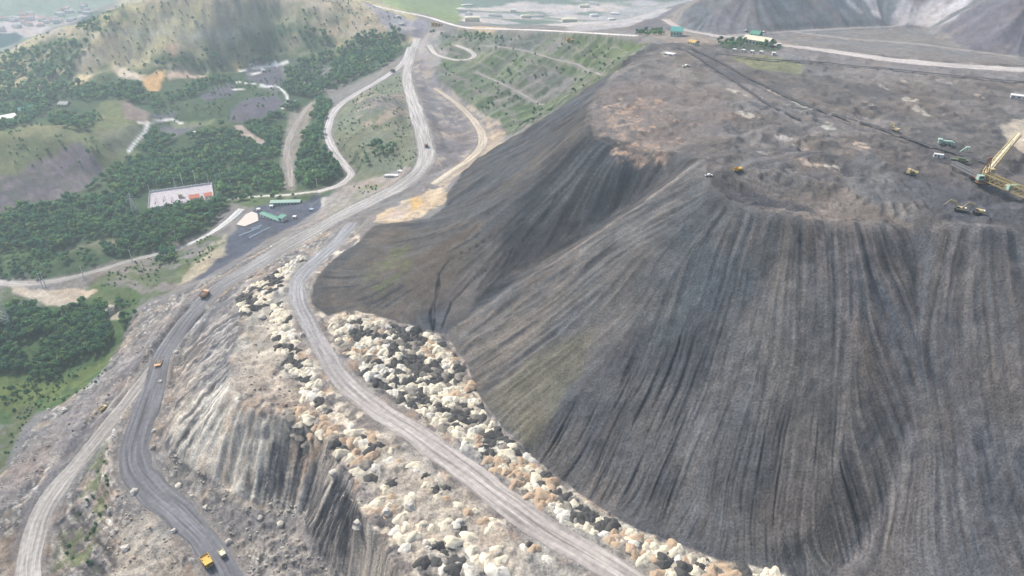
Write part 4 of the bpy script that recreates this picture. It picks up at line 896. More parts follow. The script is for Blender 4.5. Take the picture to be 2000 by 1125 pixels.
# ------------------------------------------------------------------ dumped heaps along the bench road
MH = {'cream': mat('cream_spoil', (0.68,0.62,0.49), 0.95, var=0.3, scale=0.5, bump=0.5, spec=0.1), 'pale grey': mat('pale_spoil', (0.66,0.63,0.56), 0.95, var=0.28, scale=0.6, bump=0.5, spec=0.1),
      'tan': mat('tan_spoil', (0.46,0.35,0.25), 0.95, var=0.25, scale=0.5, bump=0.5, spec=0.1), 'charcoal': mat('charcoal_spoil', (0.085,0.084,0.082), 0.95, var=0.35, scale=0.6, bump=0.5, spec=0.1),
      'grey brown': mat('grey_brown_spoil', (0.25,0.23,0.20), 0.95, var=0.25, scale=0.6, bump=0.5, spec=0.1)}
def heap_mesh(seed, nr=7, ns=20):
    r_ = random.Random(seed); V = [(0,0,1.0)]; F = []
    ph = [r_.uniform(0, 6.28) for _ in range(4)]
    for k in range(1, nr+1):
        f = k/nr
        for s in range(ns):
            t = 2*math.pi*s/ns; R = f*(1+0.18*math.sin(2*t+ph[0])+0.16*math.sin(3*t+ph[1])+0.12*math.sin(5*t+ph[2]))*(1+r_.uniform(-.05,.05))
            z = (0.12+0.88*(1-f)**0.85)*(1+r_.uniform(-.20,.20))-0.14*f-(0.35*(f**5)); V.append((R*math.cos(t)*(1+r_.uniform(-.08,.08)), R*math.sin(t), z))
    for s in range(ns): F.append((0, 1+s, 1+(s+1) % ns))
    for k in range(nr-1):
        for s in range(ns):
            a = 1+k*ns+s; b = 1+k*ns+(s+1) % ns; F.append((a, a+ns, b+ns, b))
    me = bpy.data.meshes.new('spoil_heap'); me.from_pydata(V, [], F); me.update(); me.polygons.foreach_set('use_smooth', [True]*len(F)); return me
HM = {}
for c in MH:
    HM[c] = []
    for k in range(5):
        me = heap_mesh(k*7+3); me.materials.append(MH[c]); HM[c].append(me)
stripR = [(645,632),(700,616),(760,632),(820,648),(862,668),(900,712),(925,770),(972,835),(1025,892),(1125,972),(1250,1048),(1400,1096),(1530,1126),(1530,1190),(1310,1160),(1215,1100),(1115,1035),(1020,965),(935,892),(850,826),(775,778),(715,735),(680,692),(658,655)]
stripL = [(535,590),(565,595),(572,640),(590,690),(620,745),(640,775),(610,780),(580,745),(552,700),(535,650)]
stripM = [(610,800),(690,850),(740,890),(700,920),(640,860),(560,830),(560,800)]
stripT = [(470,580),(490,560),(560,520),(600,500),(590,520),(560,545),(540,580),(480,625)]
rowE = [(600,760),(680,820),(760,870),(860,940),(960,1012),(1060,1078),(1110,1120),(1090,1130),(1030,1085),(930,1015),(840,955),(740,890),(660,835),(590,780)]
stripB = [(720,905),(800,950),(880,1010),(960,1060),(1020,1120),(900,1130),(800,1090),(760,1040),(730,970)]
HP = []
for pl, sp, th, w_, where in ((stripR, 4.4, 0.95, 0, 'between the bench road and the foot of the great dark dump'), (stripL, 4.2, 0.92, 1, 'in the upper patch on the valley side of the bench road'), (rowE, 5.0, 0.75, 2, 'in the ragged row along the valley side verge of the bench road'),
                              (stripM, 4.2, 0.8, 3, 'on the bench above the striped brow slope'), (stripT, 4.6, 0.75, 4, 'on the narrow end of the bench beside the main haul road'), (stripB, 5.2, 0.62, 5, 'on the pale open bench nearest the camera')):
    q = scatter(pl, sp, jit=0.36, thin=th, margin=2.2)
    for p in q: HP.append((p, w_, where))
print('heaps', len(HP))
def seen(p): 
    u, v, d = project(np.array([p])); return -20 < u[0] < 2020 and -20 < v[0] < 1150
HP = [h for h in HP if seen(h[0])]
HP.sort(key=lambda h: project(np.array([h[0]]))[2][0])
posn = {0: ['next to the asphalt-grey verge', 'in the middle of the heap belt', 'against the dump foot']}
cnt = {}
hz_c = fbm(np.array([h[0][0] for h in HP]), np.array([h[0][1] for h in HP]), 14, 2, 101)
bigV = []; bigF = []; bigM = []
for k, (p, w_, where) in enumerate(HP):
    r = random.random()+hz_c[k]*0.6
    if w_ == 0:
        u, v, d = project(np.array([p])); far = v[0] < 850
        c = 'charcoal' if r < 0.33 else 'grey brown' if r < 0.40 else ('cream' if r < (0.95 if far else 0.72) else 'tan' if not far or r > 1.1 else 'grey brown')
        if c == 'cream' and random.random() < 0.25: c = 'pale grey'
    elif w_ in (1, 4): c = 'charcoal' if r < 0.3 else 'cream' if r < 0.9 else 'pale grey'
    elif w_ == 2: c = 'charcoal' if r < 0.35 else 'cream' if r < 0.6 else 'pale grey' if r < 0.8 else 'tan'
    elif w_ == 3: c = 'tan' if r < 0.2 else 'grey brown' if r < 0.42 else 'cream' if r < 0.8 else 'charcoal'
    else: c = 'cream' if r < 0.5 else 'pale grey' if r < 0.7 else 'tan' if r < 0.85 else 'charcoal'
    R = random.uniform(2.5, 4.4)*(0.8 if w_ == 2 else 1); H = R*random.uniform(0.36, 0.58); rz = random.uniform(0, 6.28)
    if k < 300:
        o = bpy.data.objects.new('spoil_heap', random.choice(HM[c])); C.objects.link(o)
        o.location = (p[0], p[1], p[2]-0.15); o.rotation_euler = (random.uniform(-.06,.06), random.uniform(-.06,.06), rz); o.scale = (R*random.uniform(.9,1.35), R*random.uniform(.85,1.05), H)
        uu, vv_, dd_ = project(np.array([p])); uu = uu[0]; vv_ = vv_[0]
        size = 'small' if R < 3.1 else 'broad' if R > 3.8 else 'middling'
        if w_ == 0:
            rd_ = float(zat(p[0], p[1], ROADD)); edge = 'at the road verge' if rd_ < 9 else 'against the dump foot' if rd_ > 26 else 'mid belt'
            st = 'head' if vv_ < 720 else 'upper stretch' if vv_ < 800 else 'middle' if vv_ < 890 else 'lower stretch' if vv_ < 1000 else 'tail'
            o['label'] = '%s %s spoil heap %s, %s of the heap belt' % (size, c, edge, st)
        else: o['label'] = '%s %s spoil heap %s' % (size, c, {1:'in the patch left of the upper bench road',2:'in the row on the bench road valley verge',3:'above the striped brow slope',4:'on the narrow bench tip by the haul road',5:'on the pale open bench nearest the camera'}[w_])
        if w_: o['label'] += {1:(', top end',', low end'),2:(', upper half',', lower half'),3:(', far side',', near side'),4:(', far tip',', near tip'),5:(', back part',', front part')}[w_][int(vv_ > {1:680,2:930,3:850,4:560,5:1030}[w_])]
        o['category'] = 'spoil heap'; o['group'] = 'spoil heaps dumped along the bench road'
    else:
        me = HM[c][k % 5]; n0 = len(bigV); cs, sn = math.cos(rz), math.sin(rz)
        for vv in me.vertices:
            x, y, z = vv.co.x*R*1.1, vv.co.y*R, vv.co.z*H; bigV.append((p[0]+x*cs-y*sn, p[1]+x*sn+y*cs, p[2]-0.15+z))
        for f in me.polygons: bigF.append([n0+q for q in f.vertices]); bigM.append(list(MH).index(c))
if bigF:
    me = bpy.data.meshes.new('spoil_heap_field'); me.from_pydata(bigV, [], bigF); me.update()
    for c in MH: me.materials.append(MH[c])
    me.polygons.foreach_set('material_index', bigM); me.polygons.foreach_set('use_smooth', [True]*len(bigF))
    o = bpy.data.objects.new('spoil_heap_field', me); C.objects.link(o); tag(o, 'farther cream and charcoal spoil heaps at the upper end of the bench', 'spoil heaps', None, 'stuff')

# ------------------------------------------------------------------ trees
def foliage_material():
    m = bpy.data.materials.new('foliage'); m.use_nodes = True; nt = m.node_tree; b = nt.nodes['Principled BSDF']
    b.inputs['Roughness'].default_value = 0.7; b.inputs['Specular IOR Level'].default_value = 0.2
    at = nt.nodes.new('ShaderNodeVertexColor'); at.layer_name = 'Col'; nt.links.new(at.outputs[0], b.inputs['Base Color'])
    tl = nt.nodes.new('ShaderNodeBsdfTranslucent'); nt.links.new(at.outputs[0], tl.inputs[0]); mx = nt.nodes.new('ShaderNodeMixShader'); mx.inputs[0].default_value = 0.6
    nt.links.new(b.outputs[0], mx.inputs[1]); nt.links.new(tl.outputs[0], mx.inputs[2]); nt.links.new(mx.outputs[0], nt.nodes['Material Output'].inputs[0]); return m
MF = foliage_material(); MT = mat('bark', (0.16,0.13,0.10), 0.9, var=0.3, scale=3)
def crown_arrays(nq, seed, R=1.0, Hh=1.0, size=0.42):
    """leaf clumps: bent quads spread through an uneven crown, unit radius"""
    r_ = np.random.default_rng(seed)
    lob = [(r_.uniform(-.5,.5), r_.uniform(-.5,.5), r_.uniform(-.35,.45), r_.uniform(.4,.65)) for _ in range(5)]+[(0,0,0.1,0.7)]
    V = []; F = []; Cc = []
    for k in range(nq):
        l = lob[r_.integers(len(lob))]; d = r_.normal(size=3); d[2] = abs(d[2])*0.9-0.25; d /= np.linalg.norm(d)
        c = np.array(l[:3])+d*l[3]*(r_.uniform(.72,1.05)); nrm = d+r_.normal(size=3)*0.35; nrm /= np.linalg.norm(nrm)
        t = np.cross(nrm, r_.normal(size=3)); t /= np.linalg.norm(t); b = np.cross(nrm, t); s = size*r_.uniform(.7,1.25); n0 = len(V)
        for a, q in ((-1,-1),(1,-1),(1,1),(-1,1)): V.append(c+(t*a+b*q*0.8)*s*0.5*r_.uniform(.8,1.2)-nrm*s*0.12*abs(a+q)/2)
        F.append([n0, n0+1, n0+2, n0+3]); Cc += [r_.uniform(.72,1.3)]*4
    V = np.array(V); V[:,2] *= Hh
    return V*np.array([R,R,1]), np.array(F), np.array(Cc)
def crown_mesh(seed, base):
    V, F, Cc = crown_arrays(130, seed, 1.05, 1.0, 0.42)
    me = bpy.data.meshes.new('crown'); me.from_pydata([tuple(v) for v in V], [], [tuple(f) for f in F]); me.update()
    ca = me.color_attributes.new('Col', 'FLOAT_COLOR', 'POINT'); buf = np.ones((len(V),4), np.float32); buf[:,:3] = np.array(base)*Cc[:,None]; ca.data.foreach_set('color', buf.ravel())
    me.polygons.foreach_set('use_smooth', [True]*len(F)); me.materials.append(MF); return me
TREEC = [(0.095,0.225,0.110), (0.130,0.26,0.110), (0.180,0.29,0.110), (0.078,0.19,0.115)]
CM = [[crown_mesh(s*10+c, TREEC[c]) for s in range(3)] for c in range(4)]
def trunk_mesh():
    b = MB(); b.cyl((0,0,-1.0), (0.05,0.03,1.6), 0.10, 0.06, 6); b.cyl((0.05,0.03,1.5), (0.45,0.2,2.5), 0.05, 0.02, 5); b.cyl((0.05,0.03,1.4), (-0.4,-0.3,2.4), 0.05, 0.02, 5)
    o = b.build('trunk', MT); me = o.data; bpy.data.objects.remove(o); return me
TMsh = trunk_mesh()
WOODS = [
 ([(0,598),(60,600),(110,612),(150,595),(205,600),(222,655),(205,690),(150,705),(110,745),(40,735),(-60,730),(-60,600)], 4.6, 0.95, 1.0, 'near'),
 ([(60,745),(90,770),(40,790),(-20,780),(0,740)], 7, 0.5, 0.8, 'near'),
 ([(225,585),(262,590),(265,625),(240,640),(232,615)], 5, 0.8, 0.8, 'near'),
 ([(-60,430),(0,420),(100,397),(160,378),(215,340),(262,298),(300,252),(350,272),(420,250),(500,242),(545,262),(548,320),(552,372),(430,384),(418,362),(292,374),(286,405),(255,425),(215,436),(225,462),(180,470),(130,482),(100,500),(40,490),(-60,500)], 5.6, 0.93, 1.0, 'mid'),
 ([(215,440),(290,418),(420,394),(450,395),(425,430),(375,462),(330,485),(250,500),(200,505),(205,480),(232,465)], 5.2, 0.95, 1.0, 'mid'),
 ([(-60,500),(60,495),(170,488),(200,510),(150,530),(90,543),(0,546),(-60,545)], 6.5, 0.7, 0.9, 'mid'),
 ([(300,500),(340,490),(345,510),(310,520)], 5, 0.9, 1, 'mid'), ([(590,285),(600,240),(622,200),(648,200),(634,250),(642,290),(668,328),(655,355),(600,370),(578,362),(580,320)], 5.6, 0.95, 1.0, 'mid'),
 ([(485,235),(560,200),(590,205),(555,240),(545,290),(500,262)], 5.8, 0.9, 1.0, 'mid'),
 ([(545,180),(560,140),(600,115),(650,105),(690,75),(730,65),(780,60),(785,100),(745,135),(700,150),(655,175),(600,190)], 7, 0.85, 1.1, 'far'),
 ([(-60,180),(60,165),(150,165),(280,168),(300,185),(280,205),(200,195),(130,200),(90,215),(60,245),(0,255),(-60,250)], 7.5, 0.85, 1.1, 'far'),
 ([(100,225),(190,222),(200,235),(170,258),(100,250)], 7, 0.7, 1.0, 'far'),
 ([(-60,110),(60,100),(150,85),(175,85),(150,130),(140,150),(60,165),(-60,175)], 9, 0.7, 1.2, 'far'), ([(150,50),(200,45),(240,50),(220,70),(170,75)], 10, 0.6, 1.2, 'far'),
 ([(280,200),(330,185),(420,150),(480,160),(440,165),(380,190),(330,215),(300,220)], 7.5, 0.7, 1.0, 'far'), ([(250,150),(400,105),(520,95),(560,115),(470,130),(380,140),(300,150)], 9, 0.55, 1.1, 'far'),
 ([(740,270),(790,262),(770,300),(715,330),(690,335),(700,300)], 6, 0.5, 0.8, 'mid'), ([(640,285),(690,300),(700,320),(690,335),(670,315)], 6.5, 0.4, 0.8, 'mid'),
 ([(660,330),(640,372),(560,378),(560,340),(600,370)], 6, 0.3, 0.7, 'mid'), ([(430,392),(560,382),(600,378),(560,392),(470,402)], 6.5, 0.6, 0.8, 'mid'),
 ([(200,275),(250,270),(280,290),(200,340),(150,320)], 16, 0.6, 0.8, 'mid'), ([(20,290),(60,260),(130,262),(100,300),(40,320)], 16, 0.5, 0.8, 'mid'),
 ([(560,60),(640,62),(700,68),(600,95),(540,95),(500,80)], 9, 0.6, 1.2, 'far'),
 ([(1400,82),(1480,78),(1540,92),(1500,98),(1410,95)], 6, 0.6, 0.7, 'far'), ([(1240,64),(1290,60),(1300,70),(1250,72)], 5, 0.8, 0.6, 'far'), ([(830,70),(900,62),(960,64),(1000,80),(930,85),(900,80)], 7, 0.4, 0.7, 'far'),
 ([(250,60),(420,30),(620,20),(680,20),(560,60),(430,80),(300,80)], 22, 0.45, 1.0, 'far'),
]
YW = world_poly([(284,419),(425,396),(420,354),(287,370)]); YARD = YW
NOTREE = [world_poly(p_) for p_ in ([(140,150),(185,145),(170,165),(145,165)], [(213,133),(245,135),(285,148),(330,142),(405,136),(405,148),(335,165),(315,182),(290,182),(270,166),(232,160)], [(455,155),(500,158),(548,163),(572,190),(565,205),(545,205),(535,180),(455,185)], [(465,128),(560,114),(565,128),(520,148),(468,148)], [(380,190),(440,160),(480,178),(560,182),(560,205),(510,240),(450,245),(440,215),(400,205)], [(455,245),(480,245),(525,285),(500,290)], [(262,278),(288,230),(360,232),(360,245),(300,250),(265,300)], [(435,118),(470,118),(475,140),(450,140)])]
allT = []
for pl, sp, th, hs, zone in WOODS:
    q = scatter(pl, sp, jit=0.45, thin=th, margin=2.5)
    keepn = fbm(q[:,0], q[:,1], 34, 3, 111) > (-0.45 if th > 0.8 else -0.3)
    q = q[keepn]; q = q[~inpoly(q[:,0], q[:,1], YARD)]
    for nt_ in NOTREE: q = q[~inpoly(q[:,0], q[:,1], nt_)]
    for p in q: allT.append((p[0], p[1], p[2], hs, zone))
allT = np.array([(t[0],t[1],t[2],t[3],{'near':0,'mid':1,'far':2}[t[4]]) for t in allT])
u, v, dep = project(allT[:, :3]); vis = (u > -40) & (u < 2040) & (v > -30) & (v < 1160)
allT = allT[vis]; dep = dep[vis]; order = np.argsort(dep-200*(allT[:,4] == 0)); allT = allT[order]; dep = dep[order]
print('trees', len(allT), time.time()-T0)
for k in range(min(300, len(allT))):
    x, y, z, hs, zn = allT[k]; s = random.uniform(2.2, 3.5)*hs; ci = random.choice((0,1,1,2,0,3))
    t = bpy.data.objects.new('tree', None); C.objects.link(t); t.location = (x, y, z); t.rotation_euler = (0,0,random.uniform(0,6.28)); t.scale = (s, s, s*random.uniform(.95,1.25))
    uu, vv_, dd_ = project(np.array([[x, y, z]])); LM = ((16,640,'beside the large lattice pylon'),(110,605,'below the pale dirt clearing'),(212,625,'by the cream rock outcrop'),(205,680,'at the right tip of the plantation'),(130,700,'on the lower edge of the plantation'),(40,720,'at the left lower edge of the plantation'),(120,650,'in the middle of the plantation'),(60,680,'in the left half of the plantation'),(170,640,'in the right half of the plantation'),(250,600,'in the clump right of the rock outcrop'),(50,770,'on the rough grass below the plantation'))
    w3 = min(LM, key=lambda q_: (q_[0]-uu[0])**2+(q_[1]-vv_[0])**2)[2]
    tag(t, '%s %s tree %s' % ('very tall' if t.scale[2] > 3.2 else 'tall' if t.scale[2] > 2.85 else 'bushy low' if t.scale[2] < 2.45 else 'rounded', ('deep green','mid green','yellowish green','blue green')[ci], w3), 'tree', 'trees of the plantation left of the mine')
    a = bpy.data.objects.new('trunk', TMsh); C.objects.link(a); a.parent = t
    b = bpy.data.objects.new('crown', random.choice(CM[ci])); C.objects.link(b); b.parent = t; b.location = (0, 0, 1.75)
rest = allT[300:]; drest = dep[300:]
protos = [[crown_arrays(nq, 200+nq*3+s, 1.05, 0.95, sz) for s in range(6)] for nq, sz in ((60, 0.52), (30, 0.75), (16, 1.0))]
def forest(name, T_, D_, label):
    Vs = []; Fs = []; Cs = []; n0 = 0; r_ = np.random.default_rng(5)
    lodi = np.where(D_ < 760, 0, np.where(D_ < 1050, 1, 2)); si = r_.integers(0, 6, len(T_))
    for L in range(3):
        for s in range(6):
            m = (lodi == L) & (si == s); k = m.sum()
            if k == 0: continue
            V, F, Cc = protos[L][s]; t = T_[m]; sc_ = r_.uniform(1.9, 4.2, k)*t[:,3]; rz = r_.uniform(0, 6.28, k); cs, sn = np.cos(rz), np.sin(rz)
            x = (V[None,:,0]*cs[:,None]-V[None,:,1]*sn[:,None])*sc_[:,None]+t[:,0:1]; y = (V[None,:,0]*sn[:,None]+V[None,:,1]*cs[:,None])*sc_[:,None]+t[:,1:2]; z = (V[None,:,2]+1.5)*sc_[:,None]*r_.uniform(.9,1.2,k)[:,None]+t[:,2:3]
            Vs.append(np.stack([x,y,z], -1).reshape(-1,3)); Fs.append((F[None]+np.arange(k)[:,None,None]*len(V)+n0).reshape(-1,4)); n0 += k*len(V)
            base = np.array(TREEC)[r_.choice(4, k, p=[.35,.3,.15,.2])]*r_.uniform(.85,1.2,(k,1)); Cs.append((base[:,None,:]*Cc[None,:,None]).reshape(-1,3))
    o = mesh_np(name, np.concatenate(Vs), np.concatenate(Fs), MF); ca = o.data.color_attributes.new('Col', 'FLOAT_COLOR', 'POINT')
    buf = np.ones((n0,4), np.float32); buf[:,:3] = np.concatenate(Cs); ca.data.foreach_set('color', buf.ravel()); tag(o, label, 'forest', None, 'stuff'); print(name, len(T_), sum(len(f) for f in Fs)*2)
m = drest < 1080
forest('woodland', rest[m], drest[m], 'dense green woodland filling the valley around the walled substation')
forest('distant_woodland', rest[~m], drest[~m], 'hazy woods on the far hills and the valley behind the mine')

# low scrub on the hills and banks
SC = []
for pl, sp, th in (([(60,80),(235,5),(400,0),(690,2),(800,40),(740,110),(560,112),(480,132),(380,155),(150,165),(60,200),(-60,215),(-60,110)], 11, 0.55), ([(-60,258),(60,242),(170,262),(240,290),(200,335),(-60,330)], 9, 0.35),
                   ([(690,190),(740,165),(790,150),(805,215),(825,300),(770,355),(690,390),(690,340),(650,265)], 6, 0.5), ([(860,90),(1060,70),(1240,88),(1180,150),(1050,235),(1000,255),(860,140)], 8, 0.35),
                   ([(60,745),(220,690),(210,740),(90,795),(0,820),(-60,820),(-60,730)], 4.5, 0.6), ([(300,500),(420,450),(440,470),(400,520),(320,560),(200,560),(180,545)], 5, 0.5), ([(120,1100),(150,960),(215,870),(225,930),(190,1110)], 4, 0.4), ([(0,900),(40,800),(70,790),(30,880)], 4, 0.5), ([(330,200),(540,120),(560,190),(480,240),(300,245)], 8, 0.4)):
    q = scatter(pl, sp, jit=0.5, thin=th, margin=1.5); q = q[fbm(q[:,0], q[:,1], 26, 3, 131) > -0.1]
    SC += [(p[0], p[1], p[2]-0.9, 0.32 if sp < 7 else 0.5, 1) for p in q]
SC = np.array(SC); _, _, ds = project(SC[:, :3]); forest('scrub', SC, np.maximum(ds, 761), 'low scrub dotted over the grassy hills and banks')
# ------------------------------------------------------------------ loose rubble
def rock_proto(seed):
    r_ = np.random.default_rng(seed); t = (1+5**.5)/2
    V = np.array([(-1,t,0),(1,t,0),(-1,-t,0),(1,-t,0),(0,-1,t),(0,1,t),(0,-1,-t),(0,1,-t),(t,0,-1),(t,0,1),(-t,0,-1),(-t,0,1)])/1.9; V *= r_.uniform(.6,1.15,(12,1)); V[:,2] *= 0.75
    F = np.array([(0,11,5),(0,5,1),(0,1,7),(0,7,10),(0,10,11),(1,5,9),(5,11,4),(11,10,2),(10,7,6),(7,1,8),(3,9,4),(3,4,2),(3,2,6),(3,6,8),(3,8,9),(4,9,5),(2,4,11),(6,2,10),(8,6,7),(9,8,1)]); return V, F
RP = [rock_proto(k) for k in range(6)]
def rubble(name, polys, label, smin, smax, cols):
    Vs = []; Fs = []; Cs = []; n0 = 0; r_ = np.random.default_rng(9)
    for pl, sp, th in polys:
        q = scatter(pl, sp, jit=0.5, thin=th, margin=0.6)
        nn = fbm(q[:,0], q[:,1], 12, 3, 121) > -0.1; q = q[nn]
        for s in range(6):
            t = q[s::6]; k = len(t)
            if not k: continue
            V, F = RP[s]; sc_ = smin+(smax-smin)*r_.random(k)**3; rz = r_.uniform(0,6.28,k); cs, sn = np.cos(rz), np.sin(rz)
            x = (V[None,:,0]*cs[:,None]-V[None,:,1]*sn[:,None])*sc_[:,None]+t[:,0:1]; y = (V[None,:,0]*sn[:,None]+V[None,:,1]*cs[:,None])*sc_[:,None]*0.8+t[:,1:2]; z = V[None,:,2]*sc_[:,None]*0.8+t[:,2:3]+sc_[:,None]*0.15
            Vs.append(np.stack([x,y,z],-1).reshape(-1,3)); Fs.append((F[None]+np.arange(k)[:,None,None]*12+n0).reshape(-1,3)); n0 += 12*k
            Cs.append(np.repeat(np.array(cols)[r_.integers(0,len(cols),k)]*r_.uniform(.8,1.15,(k,1)), 12, 0))
    o = mesh_np(name, np.concatenate(Vs), np.concatenate(Fs), MG, smooth=False); ca = o.data.color_attributes.new('Col', 'FLOAT_COLOR', 'POINT'); buf = np.ones((n0,4), np.float32); buf[:,:3] = np.concatenate(Cs); ca.data.foreach_set('color', buf.ravel())
    tag(o, label, 'rubble', None, 'stuff'); print(name, n0//12)
rubble('slope_foot_rubble', [([(335,880),(400,925),(480,965),(560,980),(600,1000),(560,1010),(480,1000),(400,955),(340,920)], 1.3, 0.8), ([(455,1040),(560,1040),(640,1100),(680,1150),(480,1150)], 2.0, 0.7),
      ([(300,860),(325,820),(350,740),(370,700),(345,690),(325,740),(310,790)], 2.0, 0.6), ([(390,975),(440,1000),(470,1060),(440,1060)], 1.8, 0.5)], 'pale broken rock strewn along the foot of the striped brow slope', 0.25, 1.5, [(0.55,0.51,0.44),(0.45,0.42,0.37),(0.3,0.28,0.26)])
rubble('field_rubble', [([(40,1000),(100,900),(200,800),(300,700),(380,600),(330,600),(200,740),(80,850),(0,940),(0,1050)], 2.6, 0.6), ([(190,1125),(230,960),(240,870),(260,960),(330,1010),(400,1090),(410,1125)], 2.2, 0.6), ([(100,1125),(150,960),(210,870),(200,960),(180,1125)], 2.8, 0.4),
      ([(470,600),(560,600),(600,720),(640,820),(700,900),(760,1040),(900,1120),(800,1125),(700,1010),(600,830),(460,790)], 2.6, 0.5)], 'loose pale and grey rock scattered over the spoil ground left of the haul road', 0.2, 1.3, [(0.55,0.50,0.43),(0.42,0.38,0.34),(0.2,0.19,0.19),(0.46,0.34,0.25)])
print('scatter', time.time()-T0)
# ------------------------------------------------------------------ paints and metals
M_YEL = mat('machine_yellow', (0.62,0.40,0.06), 0.5, var=0.12, scale=2); M_DYEL = mat('dusty_yellow', (0.55,0.45,0.24), 0.65, var=0.15, scale=2)
M_ORG = mat('dusty_orange', (0.62,0.38,0.22), 0.6, var=0.15, scale=2); M_BLK = mat('rubber_black', (0.025,0.025,0.027), 0.85, var=0.2, scale=3)
M_STL = mat('grey_steel', (0.22,0.22,0.23), 0.6, metal=0.2, var=0.2, scale=2); M_GLS = mat('dark_glass', (0.03,0.04,0.05), 0.15, var=0.05, spec=0.6)
M_WHT = mat('white_paint', (0.75,0.75,0.73), 0.5, var=0.08, scale=1.5); M_CRM = mat('cream_render', (0.68,0.65,0.50), 0.8, var=0.1, scale=0.8)
M_RED = mat('orange_red_roof', (0.62,0.20,0.12), 0.7, var=0.12, scale=1.5); M_TEAL = mat('teal_sheet_roof', (0.10,0.36,0.33), 0.5, var=0.12, scale=0.7)
M_GRN = mat('green_sheet', (0.10,0.30,0.22), 0.6, var=0.15, scale=1); M_LGRN = mat('pale_green_paint', (0.38,0.55,0.46), 0.6, var=0.12, scale=1.2)
M_CON = mat('grey_concrete', (0.46,0.45,0.43), 0.9, var=0.15, scale=0.8, bump=0.05); M_PYL = mat('galvanised_steel', (0.66,0.65,0.62), 0.6, var=0.1); M_PAV = mat('yard_paving', (0.48,0.44,0.47), 0.9, var=0.22, scale=0.35)
M_OLV = mat('olive_machine_green', (0.14,0.17,0.10), 0.65, var=0.2, scale=1.5); M_BLUE = mat('faded_blue_sheet', (0.33,0.42,0.50), 0.6, var=0.15, scale=1)
M_OCH = mat('ochre_concrete', (0.55,0.38,0.15), 0.85, var=0.2, scale=0.5); M_ROCK = mat('pale_rock', (0.56,0.53,0.47), 0.95, var=0.25, scale=0.9, bump=0.3); M_RUST = mat('rust_brown', (0.25,0.13,0.08), 0.85, var=0.25, scale=1.5)
M_SPR = mat('ochre_machine_paint', (0.34,0.27,0.12), 0.65, var=0.25, scale=1.0); M_BELT = mat('conveyor_belt_rubber', (0.05,0.05,0.055), 0.85, var=0.3, scale=0.6); M_TILE = mat('town_roof', (0.50,0.27,0.22), 0.8, var=0.15, scale=0.5)

# ------------------------------------------------------------------ haul trucks
def make_truck(name, label, bodym, cabm, loc, rz, group='haul trucks of the mine', loaded=True, scale=1.0):
    t = thing(name, label, 'haul truck', loc, rz, group, scale*0.88)
    MB().box((0,0,1.5),(8.6,2.0,0.7)).box((3.6,0,1.7),(1.8,4.2,0.8)).build('chassis', M_STL, t)
    bed = MB(); bed.prism([(-4.9,3.4),(-4.3,2.2),(-0.5,1.95),(2.0,2.7),(2.2,4.3),(4.9,4.45),(4.9,4.6),(2.0,4.5),(1.7,3.0),(-0.5,2.3),(-4.2,2.5),(-4.8,3.5)], -2.5, 2.5)
    for y in (-2.6, 2.6): bed.prism([(-4.9,3.4),(-4.3,2.2),(-0.5,1.95),(2.0,2.7),(2.2,4.3),(1.9,4.5),(-4.6,4.1)], y-0.1, y+0.1)
    for x in (-3.2,-1.6,0,1.3):
        for y in (-2.78, 2.78): bed.box((x,y,3.2),(0.2,0.16,1.7))
    b = bed.build('dump_body', bodym, t)
    if loaded: MB().box((-1.4,0,3.4),(5.4,4.6,1.3),taper=0.6).build('load', MH['grey brown'], t)
    c = MB().box((3.9,1.2,3.15),(1.6,1.9,1.9)).build('cab', cabm, t); MB().box((4.72,1.2,3.45),(0.06,1.6,0.9)).build('windscreen', M_GLS, c)
    MB().box((4.2,-1.1,2.5),(1.7,2.2,1.3)).box((5.1,0,1.9),(0.25,4.4,0.5)).build('bonnet', bodym, t); MB().box((5.08,-0.9,2.5),(0.06,1.6,0.9)).build('grille', M_BLK, t)
    MB().box((4.7,2.2,2.3),(0.9,0.5,0.15)).box((4.9,-2.25,2.3),(0.9,0.12,0.8)).build('ladder', M_STL, t)
    for x, ys in ((3.3,(-2.2,2.2)), (-2.3,(-2.1,2.1))):
        for y in ys:
            w = MB().cyl((x,y-0.55,1.25),(x,y+0.55,1.25),1.25,n=16).build('wheel', M_BLK, t); MB().cyl((x,y-0.58,1.25),(x,y+0.58,1.25),0.55,n=10).build('rim', bodym, w)
    for y in (-1.5, 1.5): MB().box((5.26,y,2.0),(0.08,0.4,0.25)).build('headlight', M_WHT, t)
    return t
def on_road(nm, px, py, off=0.0):
    Q = CL[nm]; u, v, d = project(Q[:, :3]); k = int(np.argmin((u-px)**2+(v-py)**2)); a = Q[max(0,k-2)]; b = Q[min(len(Q)-1,k+2)]; h = math.atan2(b[1]-a[1], b[0]-a[0])
    x = Q[k,0]-math.sin(h)*off; y = Q[k,1]+math.cos(h)*off; return (x, y, float(zat(x,y))+0.25), h
p, h = on_road('haul_road', 404, 574, -2.0); make_truck('haul_truck', 'orange haul truck with its back to the mine climbing the pale upper haul road', M_ORG, M_WHT, p, h+math.pi)
p, h = on_road('haul_road', 310, 709, 0.0); make_truck('haul_truck', 'orange haul truck alone on the dark haul road above the long bend', M_ORG, M_ORG, p, h)
p, h = on_road('haul_road', 418, 1098, -5.2); make_truck('haul_truck', 'yellow haul truck at the very bottom of the dark haul road', M_YEL, M_YEL, p, h, loaded=False, scale=0.95)
p, h = on_road('haul_road', 434, 1082, 3.0)
